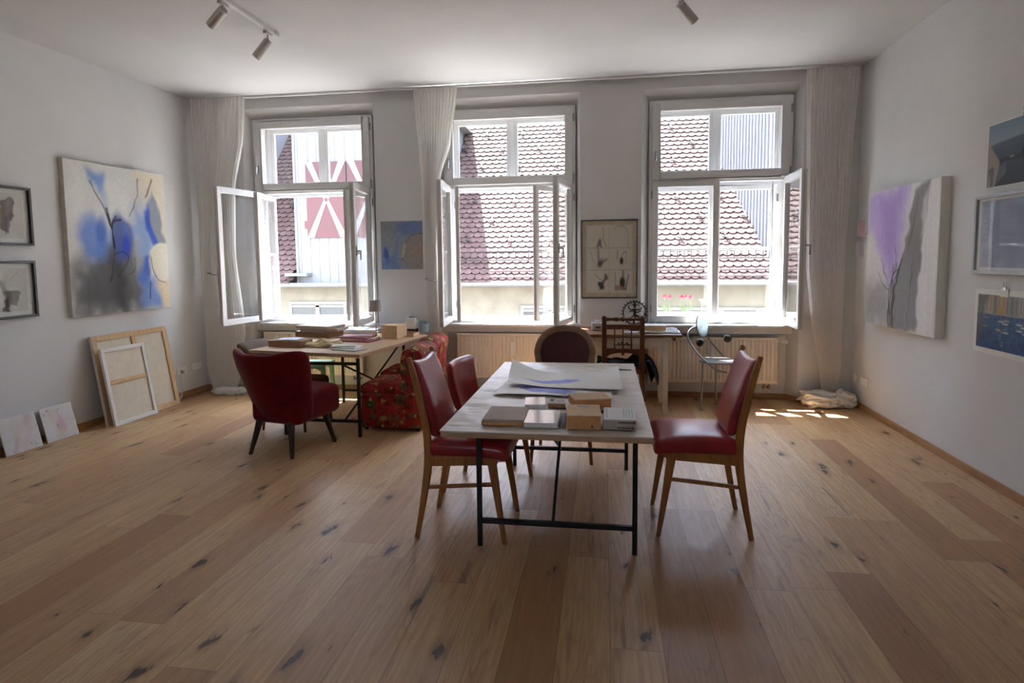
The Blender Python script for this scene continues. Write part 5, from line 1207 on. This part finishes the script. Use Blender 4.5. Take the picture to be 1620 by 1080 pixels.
for i, (lab, m_, w_, d_, r_) in enumerate((('violet-grey magazine at the bottom of the stack on the white table', 'paper_blue', .36, .22, -3), ('white magazine in the stack on the white table', 'paper_white', .30, .2, 5))): slab('magazine', lab, 'magazine', (5.19, -.52), (w_, d_, .010), R(r_), KT+.001+.0105*i, m_, 'magazines on the white table', None, .001)
slab('thick_book', 'thick white book with tan page edges on the white table', 'book', (5.13, -.50), (.21, .16, .05), R(2), KT+.023, 'card_tan', None, 'paper_white')
def crum(u, v): return (5.24+.11*u, -.56+.12*v, KT+.026+.02*math.sin(u*3)*math.sin(v*3)+.006*math.sin(u*14+v*9))
tag(MB().sheet(crum, 14, 12, .004).build('loose_paper', 'paper_blue', smooth=30), 'crumpled bluish paper beside the thick white book', 'paper')
for x, h_, lab in ((5.06, .12, 'small clear bottle with a dark stopper behind the thick book'), (5.13, .10, 'middle small clear glass behind the thick book'), (5.20, .10, 'small clear glass behind the thick book, nearest the window pane')):
    t = thing('small_glass', lab, 'glass', (x, -.20, KT), 0, 'small glasses behind the book'); MB().lathe([(0, 0), (.022, 0), (.026, h_), (.0245, h_), (.021, .004), (0, .004)], 18).build('glass_body', 'glass_clear', t)
    if h_ > .11: MB().lathe([(0, h_-.005), (.012, h_-.005), (.01, h_+.04), (0, h_+.045)], 10).build('stopper', 'dark_metal', t)
# crumpled paper bag standing behind the small red chair
t = thing('paper_bag', 'pale printed paper bag standing on the floor between floral chair and radiator', 'bag', (3.08, -.26, 0), R(-8))
def bagf(p):
    q = Vector(p); z = (p.z+.15)/.3; q.y *= 1-.55*max(0, z)**2; q.x += .01*math.sin(p.z*40+p.y*20); q.y += .012*math.sin(p.z*33+p.x*25); return q
MB().rbox((0, 0, .125), (.20, .12, .25), .012, 12, bagf).build('bag_body', 'paper_grey', t, smooth=30)
for k_ in range(3): MB().b(-.07, .06-.03*k_, -.0645, -.061, .06+.045*k_, .072+.045*k_).build('print_line', 'card_grey', t, smooth=0)
# ------------------------------------------------------------------ daylight
wd = bpy.data.worlds.new('sky'); SC.world = wd; wd.use_nodes = True; nt = wd.node_tree
bg = nt.nodes['Background']; sky = nt.nodes.new('ShaderNodeTexSky'); sky.sky_type = 'NISHITA'
sky.sun_disc = False; sky.sun_elevation = R(66); sky.sun_rotation = R(-38); sky.altitude = 400; sky.air_density = 1.2; sky.dust_density = 2.0; sky.ozone_density = 1
mixn = nt.nodes.new('ShaderNodeMix'); mixn.data_type = 'RGBA'; mixn.inputs[0].default_value = SKY_WHITE
mixn.inputs[7].default_value = (3.2, 3.2, 3.3, 1); nt.links.new(sky.outputs[0], mixn.inputs[6]); nt.links.new(mixn.outputs[2], bg.inputs['Color'])
bg.inputs['Strength'].default_value = SKY_STRENGTH
sl = bpy.data.lights.new('sun', 'SUN'); sl.energy = SUN_ENERGY; sl.angle = R(.53); sl.color = (1, .975, .95)
so = bpy.data.objects.new('sun', sl); COL.objects.link(so); so.location = (-2, 4, 12)
so.rotation_euler = Vector((SUN_A, -SUN_B, -1)).to_track_quat('-Z', 'Y').to_euler()
SC.view_settings.view_transform = 'Standard'; SC.view_settings.look = 'None'; SC.view_settings.gamma = 1; SC.view_settings.use_curve_mapping = False
SC.view_settings.exposure = EXPOSURE
SC.cycles.max_bounces = 10; SC.cycles.diffuse_bounces = 7; SC.cycles.transparent_max_bounces = 24; SC.cycles.glossy_bounces = 4
SC.cycles.sample_clamp_indirect = 12; SC.cycles.caustics_reflective = False
SC.cycles.use_denoising = True
